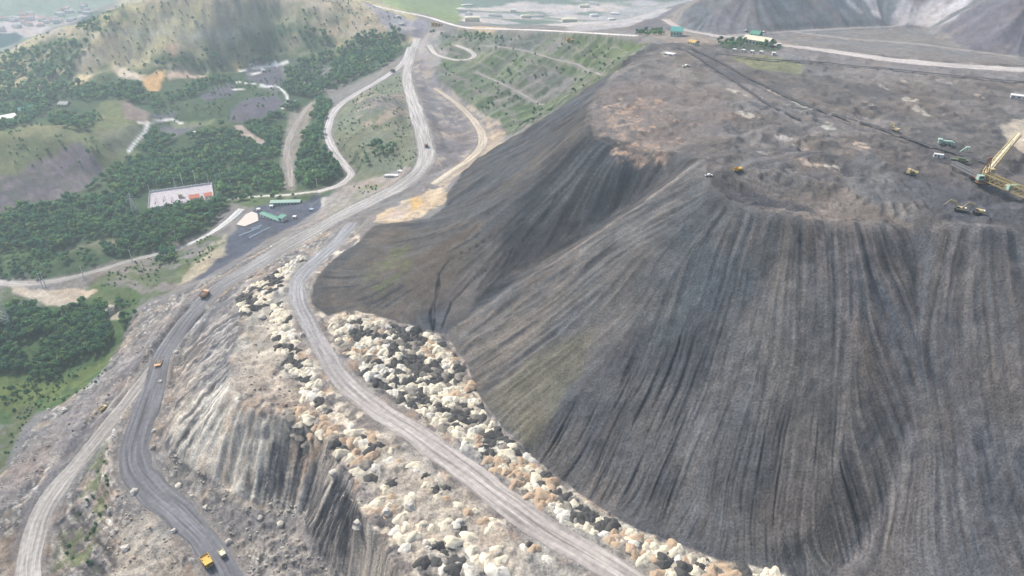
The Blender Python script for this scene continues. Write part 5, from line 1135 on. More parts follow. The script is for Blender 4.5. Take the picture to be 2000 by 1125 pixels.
def make_pickup(name, label, m, loc, rz, group=None, scale=1.0, cat='pickup truck'):
    t = thing(name, label, cat, loc, rz, group, scale)
    MB().prism([(-2.6,0.5),(2.6,0.5),(2.6,1.05),(1.5,1.2),(0.9,1.8),(-0.6,1.8),(-0.8,1.15),(-2.6,1.15)], -0.95, 0.95).build('body', m, t)
    MB().prism([(1.48,1.24),(0.92,1.76),(-0.55,1.76),(-0.7,1.24)], -0.97, 0.97).build('side_window', M_GLS, t); MB().box((-1.7,0,1.18),(1.6,1.6,0.05)).build('cargo_bed', M_STL, t)
    for x in (-1.7, 1.7):
        for y in (-0.9, 0.9): MB().cyl((x,y-0.13,0.42),(x,y+0.13,0.42),0.42,n=12).build('wheel', M_BLK, t)
    return t
t = make_truck('service_truck', 'small tan and white service truck just ahead of the yellow haul truck at the bottom of the road', M_CRM, M_DYEL, p, h, None, loaded=False, scale=0.62); t['category'] = 'truck'; t['label'] = 'small tan service truck beside the yellow haul truck at the bottom of the road'
p, h = on_road('haul_road', 829, 287, 1.0); t = make_truck('haul_truck', 'dusty brown haul truck on the pale upper haul road beside the green knoll', M_RUST, M_STL, p, h, scale=0.8)
p, h = on_road('valley_road', 766, 136, 0); t = make_truck('haul_truck', 'dark green truck where the valley road meets the haul road', M_OLV, M_OLV, p, h, scale=0.95)
x, y, z = G(202, 800); t = make_truck('haul_truck', 'tan haul truck parked in the rubble left of the dark haul road', M_DYEL, M_DYEL, (x,y,z), 1.1, scale=0.6, loaded=False)
x, y, z = G(1440, 335); make_truck('haul_truck', 'bright yellow haul truck parked on the rim of the dump plateau', M_YEL, M_YEL, (x,y,z), 0.15, scale=0.62, loaded=False)
x, y, z = G(1384, 344); make_pickup('pickup_truck', 'white pickup at the very edge of the dump above the long ridge', M_WHT, (x,y,z), 0.1, scale=0.85)
for (a, b, s, l) in ((1340,131,1.4,'white pickup on the far left of the dump plateau'), (1492,64,1.2,'white pickup on the track under the distant dump'), (1457,61,1.0,'small white pickup farthest along the track under the distant dump')):
    x, y, z = G(a, b); make_pickup('pickup_truck', l, M_WHT, (x,y,z+0.1), 0.3, scale=s)

# ------------------------------------------------------------------ excavators
def make_excavator(label, loc, rz, swing=0.0, m=None, reach=1.0, scale=1.0, group='excavators on the dump plateau'):
    m = m or M_DYEL; t = thing('excavator', label, 'excavator', loc, rz, group, scale)
    for y in (-1.4, 1.4):
        MB().prism([(-2.3,0.5),(-1.9,0.05),(1.9,0.05),(2.3,0.5),(1.9,0.95),(-1.9,0.95)], y-0.3, y+0.3).build('track', M_BLK, t)
    MB().box((0,0,0.75),(2.0,2.2,0.5)).cyl((0,0,0.9),(0,0,1.2),0.9,n=14).build('undercarriage', M_STL, t)
    Rz = Matrix.Rotation(swing, 4, 'Z')
    def add(mb, name, mm, par=t):
        mb.v = [tuple(Rz @ Vector(v)) for v in mb.v]; return mb.build(name, mm, par)
    add(MB().box((-1.2,0,1.85),(3.4,2.7,1.2)).box((-2.9,0,1.8),(0.9,2.6,1.1),taper=0.9), 'body', m); c = add(MB().box((0.7,0.95,2.3),(1.5,0.95,1.6),taper=0.92), 'cab', m)
    add(MB().box((1.47,0.95,2.5),(0.05,0.75,1.0)).box((0.7,1.45,2.5),(1.1,0.05,0.8)), 'window', M_GLS, c)
    r = reach; add(MB().bar((0.6,-0.1,1.9),(2.6*r,-0.1,5.0),0.55,0.75).bar((2.6*r,-0.1,5.0),(5.2*r,-0.1,5.4),0.5,0.65), 'boom', m)
    add(MB().bar((5.2*r,-0.1,5.6),(6.9*r,-0.1,2.6),0.4,0.5), 'stick', m); add(MB().bar((1.6,0.35,2.2),(2.9*r,0.35,4.4),0.16).bar((3.2*r,-0.1,5.7),(5.1*r,-0.1,6.1),0.16), 'hydraulic_ram', M_STL)
    add(MB().prism([(6.4*r,1.2),(6.9*r,2.7),(7.5*r,2.4),(7.6*r,1.4),(7.0*r,0.9)], -0.75, 0.55), 'bucket', M_STL)
    add(MB().cyl((-2.2,0.7,2.4),(-2.2,0.7,3.0),0.1,n=8), 'exhaust', M_BLK); add(MB().box((-2.9,0,2.4),(0.7,2.0,0.12)), 'engine_cover', M_WHT)
    return t
x, y, z = G(1872, 412); make_excavator('left excavator of the pair at the plateau edge, boom arched left', (x,y,z), 2.6)
x, y, z = G(1908, 417); make_excavator('right excavator of the pair at the plateau edge, boom arched left', (x,y,z), 2.65)
x, y, z = G(1747, 256); make_excavator('upright excavator beside the belt conveyor on the plateau', (x,y,z), 2.0, reach=0.75)
# bulldozer
x, y, z = G(1776, 341); t = thing('bulldozer', 'yellow bulldozer alone on the plateau between excavated mounds', 'bulldozer', (x,y,z), 0.55, None, 1.35)
for yy in (-1.3, 1.3): MB().prism([(-2.4,0.5),(-1.6,0.05),(1.6,0.05),(2.3,0.5),(0.9,1.3),(-1.8,1.1)], yy-0.3, yy+0.3).build('track', M_BLK, t)
MB().box((0.9,0,1.4),(2.6,1.3,1.1)).build('engine_hood', M_DYEL, t); c = MB().box((-0.9,0,2.0),(1.5,1.7,1.9),taper=0.9).build('cab', M_DYEL, t); MB().box((-0.12,0,2.3),(0.05,1.3,0.8)).build('window', M_GLS, c)
MB().prism([(3.1,0.1),(3.3,0.1),(3.15,0.8),(3.4,1.5),(3.2,1.5),(2.95,0.8)], -2.1, 2.1).build('blade', M_DYEL, t)
for yy in (-1.65, 1.65): MB().bar((-0.5,yy,0.6),(3.0,yy,0.6),0.22).build('push_arm', M_DYEL, t)
MB().bar((-2.4,0,1.0),(-3.4,0,0.9),0.3).bar((-3.4,0,1.3),(-3.5,0,0.0),0.25).build('ripper', M_STL, t)

# ------------------------------------------------------------------ belt conveyors across the plateau
def conveyor(label, pp, w=1.8, hgt=1.7, step=9.0, name='belt_conveyor'):
    H = hit([q[0] for q in pp], [q[1] for q in pp]); Q = catmull([(a[0],a[1],a[2],0) for a in H], 4.0)
    s = np.concatenate([[0], np.cumsum(np.hypot(*np.diff(Q[:,:2], axis=0).T))]); n = int(s[-1]/step)
    qx = np.interp(np.linspace(0,s[-1],n+1), s, Q[:,0]); qy = np.interp(np.linspace(0,s[-1],n+1), s, Q[:,1]); qz = zat(qx, qy)
    for _ in range(3): qz[1:-1] = (qz[:-2]+qz[1:-1]+qz[2:])/3
    base = Vector((qx[0], qy[0], qz[0])); t = thing(name, label, 'conveyor', base, 0, 'belt conveyors on the dump plateau')
    bl = MB(); rl = MB(); 
    for k in range(n):
        a = Vector((qx[k],qy[k],qz[k]+hgt))-base; b = Vector((qx[k+1],qy[k+1],qz[k+1]+hgt))-base; bl.bar(a, b, w, 0.12)
        d = (b-a).normalized(); nn = Vector((-d.y, d.x, 0)).normalized()
        for sg in (-1, 1): rl.bar(a+nn*sg*w*0.6-Vector((0,0,.1)), b+nn*sg*w*0.6-Vector((0,0,.1)), 0.18, 0.35)
    bl.build('belt', M_BELT, t); rl.build('side_rail', M_STL, t)
    f = MB(); f.box((0,0,-0.25),(0.25,w*1.5,0.2)); f.bar((0,-w*.7,-0.2),(0,-w*.95,-hgt-0.6),0.2); f.bar((0,w*.7,-0.2),(0,w*.95,-hgt-0.6),0.2); f.box((0,0,0.55),(0.15,w*1.35,0.12)); f.bar((0,-w*.6,0),(0,-w*.6,0.6),0.12); f.bar((0,w*.6,0),(0,w*.6,0.6),0.12)
    o = f.build('trestle', M_STL, t); 
    for k in range(n+1):
        c = o if k == 0 else o.copy()
        if k: C.objects.link(c)
        j = min(k, n-1); c.location = (qx[k]-base.x, qy[k]-base.y, qz[k]+hgt-base.z); c.rotation_euler = (0,0,math.atan2(qy[j+1]-qy[j], qx[j+1]-qx[j]))
    return t
conveyor('long dark belt conveyor running diagonally across the dump plateau towards the spreader', [(1345,93),(1400,121),(1470,158),(1560,202),(1650,236),(1740,262),(1830,290),(1925,322)], 2.0)
conveyor('thin far belt conveyor crossing the back of the dump plateau', [(1400,108),(1500,119),(1600,122),(1700,134),(1800,145),(1900,154),(2010,164)], 2.0, step=10)
conveyor('lower belt conveyor parallel to and left of the long diagonal one', [(1320,92),(1370,118),(1430,158),(1500,205),(1560,236)], 1.6)

# ------------------------------------------------------------------ spreader at the right edge
b0 = Vector(G(1912, 356)); t = thing('spreader', 'huge tracked spoil spreader with lattice booms at the right edge', 'spreader', b0, 0)
def L(px, py, z): return Vector(P(px,py,z))-b0
def truss(name, a, b, w, h, m, par, bays=10, taper=1.0):
    """open lattice girder between two points"""
    d = (b-a); q = d.to_track_quat('X', 'Z'); mb = MB(); Ln = d.length
    def pt(k, y, z):
        f = k/bays; s = 1+(taper-1)*f; return a+q @ Vector((Ln*f, y*w*s/2, z*h*s/2))
    for k in range(bays):
        for y in (-1,1):
            for z in (-1,1): mb.bar(pt(k,y,z), pt(k+1,y,z), 0.55)
            mb.bar(pt(k,y,-1), pt(k+1,y,1), 0.35); mb.bar(pt(k,y,-1), pt(k,y,1), 0.32)
        mb.bar(pt(k,-1,1), pt(k+1,1,1), 0.18); mb.bar(pt(k,-1,-1), pt(k,1,-1), 0.18)
    return mb.build(name, m, par)
zb = b0.z
pv = L(1922, 343, zb+7); e1 = L(2080, 408, zb+8); e2 = L(1990, 262, zb+12); e3 = L(1862, 318, zb+4)
g1 = truss('discharge_girder', pv, e1, 4.4, 3.8, M_SPR, t, 16); MB().bar(pv+Vector((0,0,-.4)), e1+Vector((0,0,-.4)), 1.6, 0.2).build('belt', M_BELT, g1)
g2 = truss('receiving_boom', pv+Vector((0,0,1)), e2, 3.6, 2.4, M_DYEL, t, 12, 0.7); MB().bar(pv+Vector((0,0,1.8)), e2+Vector((0,0,0.9)), 1.2, 0.18).build('belt', M_CRM, g2)
truss('feed_bridge', pv+Vector((0,0,-1.5)), e3, 2.4, 1.8, M_STL, t, 10)
mst = MB(); tp_ = pv+Vector((0,0,11)); 
for dx, dy in ((-2,-1.6),(2,-1.6),(2,1.6),(-2,1.6)): mst.bar(pv+Vector((dx,dy,-2)), tp_+Vector((dx*.2,dy*.2,0)), 0.4)
mst.box(tp_, (1.6,1.2,0.8)); mst.build('mast', M_RUST, t)
MB().bar(tp_, pv+(e1-pv)*0.75+Vector((0,0,1.6)), 0.15).bar(tp_, pv+(e2-pv)*0.8+Vector((0,0,1)), 0.15).bar(tp_, pv+(e3-pv)*0.8, 0.15).build('stay_cable', M_STL, t)
MB().cyl(pv+Vector((0,0,-4.2)), pv+Vector((0,0,-2)), 3.4, 3.0, n=20).box(pv+Vector((0,0,-1.6)),(8,5.5,1.0)).build('slewing_platform', M_RUST, t)
for dx, dy in ((-3.5,-3.2),(3.5,-3.2),(0,3.6)):
    MB().prism([(-3.4+dx,0.8),(-2.9+dx,0.0),(2.9+dx,0.0),(3.4+dx,0.8),(2.9+dx,1.7),(-2.9+dx,1.7)], dy-0.9, dy+0.9).build('crawler', M_BLK, t)
c = MB().box(pv+Vector((-4.2,-3.4,0.2)),(3.2,2.6,2.8)).build('operator_cabin', M_LGRN, t); MB().box(pv+Vector((-4.2,-4.74,0.6)),(2.6,0.06,1.1)).build('window', M_GLS, c)
MB().box(pv+(e1-pv)*0.33+Vector((0.5,-2.6,0.2)),(5.5,2.4,3.0)).build('drive_house', M_LGRN, t); MB().box(pv+Vector((5,3.2,1.6)),(4,2.6,3)).build('counterweight', M_DYEL, t)
MB().box(pv+(e1-pv)*0.42+Vector((2,5.5,-1.5)),(9,2.4,2.4)).build('power_house', M_CRM, t)

# transfer station and plant beside the conveyor
x, y, z = G(1845, 283); t = thing('drive_station', 'pale green conveyor drive station beside the long belt', 'conveyor drive', (x,y,z), -0.35)
MB().box((0,0,2.2),(8,2.2,1.8)).box((-3.4,0.4,3.3),(2.6,3.2,1.0)).box((3.6,-0.4,1.8),(3.4,1.6,1.4)).build('housing', M_LGRN, t); MB().cyl((-1,-1.9,1.6),(-1,1.9,1.6),0.9,n=14).cyl((2,-1.6,1.4),(2,1.6,1.4),0.7,n=14).build('drive_drum', M_STL, t)
for dx in (-4,-1.2,1.2,4): 
    MB().bar((dx,-1.3,1.4),(dx,-1.5,-0.3),0.28).bar((dx,1.3,1.4),(dx,1.5,-0.3),0.28).build('leg', M_LGRN, t)
MB().box((0.5,1.8,1.0),(10,0.9,0.2)).build('walkway', M_LGRN, t)
x, y, z = G(1888, 297); t = thing('access_gantry', 'small pale green stair gantry right of the drive station', 'gantry', (x,y,z), -0.3)
MB().bar((-1,-.8,0),(-1,-.8,3.6),.2).bar((1,-.8,0),(1,-.8,3.6),.2).bar((-1,.8,0),(-1,.8,3.6),.2).bar((1,.8,0),(1,.8,3.6),.2).build('frame', M_LGRN, t); MB().box((0,0,3.6),(2.4,2,.15)).build('deck', M_LGRN, t); MB().bar((-1,0,3.5),(-4,0,0),.9,.12).build('stair', M_LGRN, t)
x, y, z = G(1832, 308); t = thing('container', 'white container cabin at the belt edge on the plateau', 'container', (x,y,z), -0.45)
MB().box((0,0,1.35),(5.6,2.4,2.5)).build('body', M_WHT, t); MB().box((0,-1.22,1.2),(0.9,0.05,2.0)).build('door', M_STL, t); MB().box((-1.8,-1.22,1.6),(1,0.05,.8)).build('window', M_GLS, t); MB().box((2.2,0,0.9),(3.6,1.6,0.9)).build('skid', M_STL, t)
x, y, z = G(1872, 318); t = thing('feed_hopper', 'dark olive feed hopper cart between the white container and the spreader', 'hopper', (x,y,z), -0.4)
MB().box((0,0,1.8),(9,2.6,1.4),taper=1.15).build('hopper', M_OLV, t); 
for dx in (-3.4,-1.1,1.1,3.4): MB().bar((dx,-1.1,1.3),(dx,-1.3,-0.2),.25).bar((dx,1.1,1.3),(dx,1.3,-0.2),.25).build('leg', M_STL, t)
MB().box((1,0,2.9),(4,1.6,1)).build('motor_house', M_OLV, t)

# ------------------------------------------------------------------ buildings
def house(name, label, cat, pa, pb, depth, h, wallm, roofm, group=None, roof='gable', nwin=0, rise=0.25, door=True, doorm=None):
    """front foot runs between two ground positions, the rest stands behind it"""
    a = Vector(G(*pa)); b = Vector(G(*pb)); rz = math.atan2(b.y-a.y, b.x-a.x); W_ = math.hypot(b.x-a.x, b.y-a.y); D_ = depth
    z0 = min(a.z, b.z); t = thing(name, label, cat, (a.x, a.y, z0), rz, group)
    MB().box((W_/2, D_/2, h/2-0.5),(W_, D_, h+1)).build('wall', wallm, t)
    if roof == 'gable':
        r = MB(); e = 0.5; yy = [(-e,h-0.1),(D_/2,h+D_*rise),(D_+e,h-0.1),(D_+e,h+0.12),(D_/2,h+D_*rise+0.25),(-e,h+0.12)]; m0 = len(r.v)
        for x in (-e, W_+e):
            for y_, z_ in yy: r.v.append((x,y_,z_))
        r.f += [[k,(k+1) % 6,6+(k+1) % 6,6+k] for k in range(6)]+[[5,4,3,2,1,0],[6,7,8,9,10,11]]; r.build('roof', roofm, t)
        MB().box((0.15,D_/2,h+D_*rise*0.45),(0.2,D_*0.9,D_*rise*0.9),taper=1).build('gable', wallm, t) if rise > 9 else None
    elif roof == 'shed':
        r = MB(); r.box((W_/2,D_/2,h+0.6),(W_+1,D_+1,0.25),rx=math.atan2(1.0,D_)); r.build('roof', roofm, t)
    else:
        MB().box((W_/2,D_/2,h+0.12),(W_+.5,D_+.5,0.3)).build('roof', roofm, t)
    for k in range(nwin):
        xk = W_*(k+0.5)/nwin; f = MB().box((xk,-0.04,h*0.55),(W_/nwin*0.5,0.08,h*0.36)).build('window', M_GLS, t); MB().box((xk,-0.09,h*0.55-h*0.2),(W_/nwin*0.56,0.1,0.12)).build('sill', wallm, f)
    if door: MB().box((W_*0.5/max(nwin,1)*0.25+0.8,-0.06,1.0),(1.0,0.1,2.0)).build('door', doorm or M_STL, t)
    return t
# walled substation
A, B, C_, D_ = [Vector(G(*q)) for q in ((291,413),(419,391),(414,360),(293,377))]
zt = sum(v.z for v in (A,B,C_,D_))/4
o = mesh_np('substation_yard', [(v.x,v.y,zt+0.9) for v in (A,B,C_,D_)]+[(v.x,v.y,zt-3) for v in (A,B,C_,D_)], [(0,1,2,3),(4,5,1,0),(5,6,2,1),(6,7,3,2),(7,4,0,3)], M_PAV, smooth=False); o['kind'] = 'structure'
t = thing('perimeter_wall', 'white perimeter wall of posts and panels enclosing the substation in the woods', 'wall', (A.x,A.y,zt+0.9))
for a, b in ((A,B),(B,C_),(C_,D_),(D_,A)):
    n = max(2, int((b-a).length/3.6))
    for k in range(n):
        p_ = a+(b-a)*(k/n)-A; q_ = a+(b-a)*((k+1)/n)-A; p_.z = q_.z = 0
        if (a, b) == (A, B) and k in (n-1,): pass
        MB().bar(p_+Vector((0,0,0.7)), q_+Vector((0,0,0.7)), 0.22, 2.6).build('wall_panel', M_WHT, t); MB().box(p_+Vector((0,0,1.0)),(0.5,0.5,3.4)).build('post', M_WHT, t)
def sub_house(px, py, W_, D2, h, lab, roofm=M_RED):
    a = Vector(G(px, py)); rz = math.atan2(B.y-A.y, B.x-A.x); t = thing('substation_building', lab, 'building', (a.x,a.y,zt+0.9), rz, 'cream buildings inside the substation wall')
    MB().box((W_/2,D2/2,h/2),(W_,D2,h)).build('wall', M_CRM, t)
    r = MB(); e = 0.5; yy = [(-e,h),(D2/2,h+D2*.22),(D2+e,h),(D2+e,h+.2),(D2/2,h+D2*.22+.25),(-e,h+.2)]
    for x in (-e, W_+e):
        for y_, z_ in yy: r.v.append((x,y_,z_))
    r.f += [[k,(k+1) % 6,6+(k+1) % 6,6+k] for k in range(6)]+[[5,4,3,2,1,0],[6,7,8,9,10,11]]; r.build('roof', roofm, t)
    n = max(1, int(W_/3.2))
    for k in range(n): MB().box((W_*(k+.5)/n,-0.04,h*.55),(1.3,.08,1.3)).build('window', M_GLS, t)
    MB().box((1.0,-0.05,1.0),(0.9,.08,2)).build('door', M_STL, t); return t
rz = math.atan2(B.y-A.y, B.x-A.x)
sub_house(372, 396, 10.5, 11, 4.2, 'larger orange roofed cream building inside the substation wall')
sub_house(401, 391, 8.0, 10, 4.0, 'smaller orange roofed cream building at the right end of the substation')
t = sub_house(349, 388, 4.6, 4.5, 4.4, 'tiny pale pink kiosk in the middle of the substation yard', M_CRM); t['group'] = ''; del t['group']
for k, (px, py, lab) in enumerate(((306,398,'leftmost steel switchgear portal in the substation yard'),(322,393,'second steel switchgear portal from the left in the substation yard'),(338,395,'third switchgear portal, left of the pink kiosk'),(364,400,'switchgear portal nearest the orange roofed buildings'))):
    a = Vector(G(px, py)); t = thing('switchgear_portal', lab, 'switchgear', (a.x,a.y,zt+0.9), rz+1.3, 'switchgear in the substation yard')
    MB().bar((-3,0,0),(-3,0,5),.25).build('post', M_STL, t); MB().bar((3,0,0),(3,0,5),.25).build('post', M_STL, t); MB().bar((-3.4,0,5),(3.4,0,5),.3).build('crossbeam', M_STL, t)
    for x in (-2,0,2): MB().cyl((x,1.2,0),(x,1.2,2.2),.3,.2,n=8).build('insulator', M_CON, t)
for px, py, lab in ((356,398,'grey transformer beside the pink kiosk in the substation'),(395,388,'grey transformer between the two orange roofed buildings')):
    a = Vector(G(px, py)); t = thing('transformer', lab, 'transformer', (a.x,a.y,zt+0.9), rz, 'transformers in the substation yard')
    MB().box((0,0,1.4),(3,2,2.4)).build('tank', M_STL, t); MB().box((0,1.3,1.3),(2.6,.5,1.8)).box((0,-1.3,1.3),(2.6,.5,1.8)).build('radiator', M_CON, t)
    for x in (-.9,0,.9): MB().cyl((x,0,2.6),(x,0,3.6),.16,.1,n=8).build('bushing', M_CON, t)
# coal yard
house('depot_building', 'long green depot with a row of open bays at the back of the coal yard', 'building', (529,403), (586,397), 7, 4.0, M_LGRN, M_LGRN, None, 'gable', nwin=9, rise=0.2)
house('workshop', 'white and green workshop slanting across the coal yard beside the pale slab', 'building', (509,424), (545,434), 6.0, 3.6, M_WHT, M_GRN, None, 'gable', nwin=6, rise=0.22)
house('loading_shed', 'small white shed at the right end of the slanting workshop', 'shed', (543,432), (552,434), 6.5, 4.4, M_WHT, M_GRN, None, 'shed', nwin=1)
SL = [Vector(G(*q)) for q in ((462,440),(478,443),(505,432),(503,418),(492,414),(480,420))]; zs = max(v.z for v in SL)
o = mesh_np('concrete_slab', [(v.x,v.y,zs+0.5) for v in SL]+[(v.x,v.y,zs-3) for v in SL], [(0,1,2,3),(0,3,4,5),(6,7,1,0),(7,8,2,1),(8,9,3,2),(9,10,4,3),(10,11,5,4),(11,6,0,5)], mat('pale_slab', (0.66,0.58,0.52), 0.9, var=0.08, scale=0.4), smooth=False); o['kind'] = 'structure'
for k, (pa, pb, lab) in enumerate((((468,462),(508,444),'upper faded blue strip of sheeted coal in the yard'),((487,466),(527,444),'lower faded blue strip of sheeted coal in the yard'),((492,449),(512,440),'short blue sheeted pile above the two long ones'))):
    a = Vector(G(*pa)); b = Vector(G(*pb)); rr_ = math.atan2(b.y-a.y,b.x-a.x); W_ = (b-a).length; t = thing('sheeted_stockpile', lab, 'stockpile', a, rr_, 'sheeted coal piles in the yard')
    mb = MB(); nseg = 9
    for s in range(nseg): mb.box((W_*(s+.5)/nseg,0,0.5+0.15*random.random()),(W_/nseg*.98,3.4,1.5),taper=0.45)
    mb.build('sheeting', M_BLUE, t); MB().box((W_/2,0,0.1),(W_+1,4.4,.5),taper=.9).build('coal_bed', mat('coal', (0.035,0.037,0.045), 0.8), t)
for px, py, m, lab in ((504,413,M_WHT,'small white hut behind the workshop in the coal yard'),(607,413,M_BLUE,'lone pale blue hut on the right of the coal yard'),(575,428,M_WHT,'little white cabin on the verge between coal yard and haul road'),(530,407,M_WHT,'low white annexe in front of the green depot')):
    house('hut', lab, 'hut', (px-3,py), (px+3,py-0.5), 3.2, 2.6, m, m, 'small huts of the coal yard', 'flat', nwin=1)
for k in range(6):
    x0 = 750+k*3.9; house('site_cabin', ['leftmost white cabin of the row below the pale haul road bend','second white cabin from the left of the row below the bend','third white cabin from the left of the row below the bend','fourth white cabin from the left in the row below the bend','fifth white cabin from the left in the row below the bend','rightmost white cabin of the row below the pale haul road bend'][k], 'cabin', (x0,347), (x0+3.2,347), 4, 2.6, M_WHT, M_WHT, 'row of white site cabins', 'flat', nwin=1)
house('hut', 'single white hut right of the cabin row below the haul road bend', 'hut', (777,338), (782,338), 3, 3, M_WHT, M_WHT, None, 'flat', nwin=1)
# far plateau and valley buildings
house('workshop', 'teal roofed workshop behind the railway end of the plateau', 'building', (1309,71), (1331,72), 16, 6, M_LGRN, M_TEAL, None, 'gable', nwin=4)
house('warehouse', 'long cream warehouse at the back of the plateau', 'building', (1449,86), (1500,92), 14, 6, M_CRM, M_CRM, None, 'gable', nwin=8)
house('warehouse', 'green roofed shed tucked behind the cream warehouse', 'building', (1462,78), (1480,80), 12, 7, M_GRN, M_GRN, None, 'gable', nwin=3)
house('office_building', 'small cream office among orange earth at the plateau back', 'building', (1343,88), (1356,90), 8, 4, M_CRM, M_OCH, None, 'gable', nwin=3)
for k, (px, py, lab) in enumerate(((1430,101,'leftmost white cabin in the far row on the plateau'),(1447,102,'second white cabin from the left in the far plateau row'),(1464,104,'third white cabin from the left in the far plateau row'),(1482,105,'fourth white cabin from the left in the far plateau row'),(1508,108,'last white cabin on the right in the far plateau row'),(1520,90,'pale cabin beside the right end of the cream warehouse'))):
    house('site_cabin', lab, 'cabin', (px,py), (px+6,py+.5), 4, 2.6, M_WHT, M_WHT, 'far row of white cabins on the plateau', 'flat', nwin=1)
house('tent_shelter', 'bright white flat shelter near the far left corner of the plateau', 'shelter', (1296,108), (1314,109), 7, 2.2, M_WHT, M_WHT, None, 'flat', nwin=2)
house('tent_shelter', 'white sheeted shelter at the right edge of the plateau', 'shelter', (1973,192), (2006,196), 6, 2.6, M_WHT, M_WHT, None, 'flat', nwin=3)
house('warehouse', 'white warehouse with a teal roof end at the far left of the valley', 'building', (8,243), (40,240), 34, 6, M_WHT, M_WHT, 'warehouses at the far left of the valley', 'gable', nwin=5, rise=0.12)
house('warehouse', 'teal roofed shed behind the white warehouse at far left', 'building', (38,222), (72,219), 14, 6.5, M_LGRN, M_TEAL, 'warehouses at the far left of the valley', 'gable', nwin=4)
house('farmhouse', 'small pale house alone in the far left woods', 'house', (114,210), (131,208), 12, 5, M_CRM, M_CON, None, 'gable', nwin=3)
house('farmhouse', 'tiny white house at the left edge of the photo above the warehouse', 'house', (1,216), (8,215), 8, 4.5, M_WHT, M_CON, None, 'gable', nwin=1)
for px, py, lab in ((489,130,'white shed on the left of the pale hairpin tracks'),(512,142,'white shed inside the hairpin of pale tracks'),(775,35,'white hut beside the crest road'),(783,50,'pale hut below the crest road')):
    house('hut', lab, 'hut', (px,py), (px+8,py-1), 7, 3.5, M_WHT, M_CON, 'pale sheds around the far tracks', 'flat', nwin=1)
# retaining walls with buttresses under the crest road
for cx, cy, n, lab in ((1130,84,6,'ochre buttressed retaining wall under the crest road above the green slope'),(852,52,4,'short ochre buttressed retaining wall left along the crest road')):
    a = Vector(G(cx-30 if n == 6 else cx-12, cy)); b = Vector(G(cx+28 if n == 6 else cx+10, cy)); rr_ = math.atan2(b.y-a.y,b.x-a.x); W_ = (b-a).length; t = thing('retaining_wall', lab, 'retaining wall', a, rr_, 'buttressed walls under the crest road')
    MB().box((W_/2,3.5,3),(W_,1.2,9)).build('wall', M_RUST, t)
    for k in range(n): MB().box((W_*(k+.5)/n,2.2,2.5),(W_/n*.42,2.6,9.5),taper=.8).build('buttress', M_OCH, t)
# distant town on the plain
tr = random.Random(3); cntT = 0
names_ = ['left', 'middle', 'right']
for k in range(45):
    px = tr.uniform(2,190); py = tr.uniform(38,66)-px*0.16
    g = hit(px, py)[0]
    if g[2] > -70: continue
    W_, D2, h = tr.uniform(9,22), tr.uniform(9,14), tr.uniform(4,10); t = thing('town_house', '%s house in the %s of the hazy far town' % ('red roofed' if k % 3 == 0 else 'white flat roofed' if k % 3 == 1 else 'grey roofed', names_[min(2,int(px/60))]), 'house', g, tr.uniform(-.4,.4), 'houses of the hazy far town')
    MB().box((0,0,h/2-.5),(W_,D2,h+1)).build('wall', M_WHT, t); r = MB()
    if k % 3 == 1: r.box((0,0,h+.2),(W_+.6,D2+.6,.5))
    else: r.box((0,0,h+1.2),(W_+1,D2+1,2.4),taper=.3)
    r.build('roof', M_TILE if k % 3 == 0 else M_CON, t)
for k in range(16):
    px = tr.uniform(880,1230); py = tr.uniform(8,48); g = hit(px, py)[0]
    if g[1] < 1300: continue
    W_, D2, h = tr.uniform(12,34), tr.uniform(9,16), tr.uniform(4,8); t = thing('plant_shed', '%s on the pale plain %s the crest road' % (('long white shed','square cream shed','grey roofed shed')[k % 3], 'behind the left half of' if px < 1050 else 'behind the right half of'), 'shed', g, tr.uniform(-.6,.6), 'sheds on the plain behind the crest road')
    MB().box((0,0,h/2-.5),(W_,D2,h+1)).build('wall', (M_WHT,M_CRM,M_WHT)[k % 3], t); MB().box((0,0,h+.6),(W_+.6,D2+.6,1.4),taper=.55).build('roof', (M_WHT,M_CRM,M_CON)[k % 3], t)
# ------------------------------------------------------------------ pylons and poles
def pylon(px, py, h, lab, w=5.0):
    g = G(px, py); t = thing('lattice_pylon', lab, 'pylon', g, 0.5, 'lattice pylons in the woods'); mb = MB(); n = 8
    def pt(k, a): f = k/n; s = (1-f)**1.25*w/2+0.35; return Vector((s*(1,1,-1,-1)[a], s*(1,-1,-1,1)[a], h*f))
    for k in range(n):
        for a in range(4):
            mb.bar(pt(k,a), pt(k+1,a), 0.42); mb.bar(pt(k,a), pt(k+1,(a+1) % 4), 0.26); mb.bar(pt(k,(a+1) % 4), pt(k+1,a), 0.26)
    mb.build('lattice_tower', M_PYL, t)
    for f, l in ((0.68,4.2),(0.8,3.6),(0.92,3.0)):
        ca_ = MB().bar((-l,0,h*f+.3),(0,0,h*f+.9),.22).bar((l,0,h*f+.3),(0,0,h*f+.9),.22).bar((-l,0,h*f+.3),(l,0,h*f+.3),.2).build('crossarm', M_CON, t)
        for s_ in (-1,1): MB().cyl((s_*l,0,h*f+.2),(s_*l,0,h*f-1.3),.14,n=6).build('insulator', M_LGRN, ca_)
pylon(262, 412, 21, 'slender lattice pylon left of the walled substation')
pylon(16, 640, 34, 'large lattice pylon at the left photo edge above the plantation', 8)
def pole(px, py, h, lab, n=1, grp='concrete power poles'):
    g = G(px, py); h *= 1.15; t = thing('power_pole', lab, 'power pole', g, 0.4, grp)
    for k in range(n): MB().cyl((k*2.4,0,-.5),(k*2.4,0,h),.38,.26,n=8).build('pole', M_PYL, t)
    ca_ = MB().box(((n-1)*1.2,0,h-.7),(3.0+(n-1)*2.4,.22,.22)).build('crossarm', M_CON, t)
    for x in (-1.2,(n-1)*1.2,(n-1)*2.4+1.2): MB().cyl((x,0,h-.6),(x,0,h-.1),.1,n=6).build('insulator', M_CON, ca_)
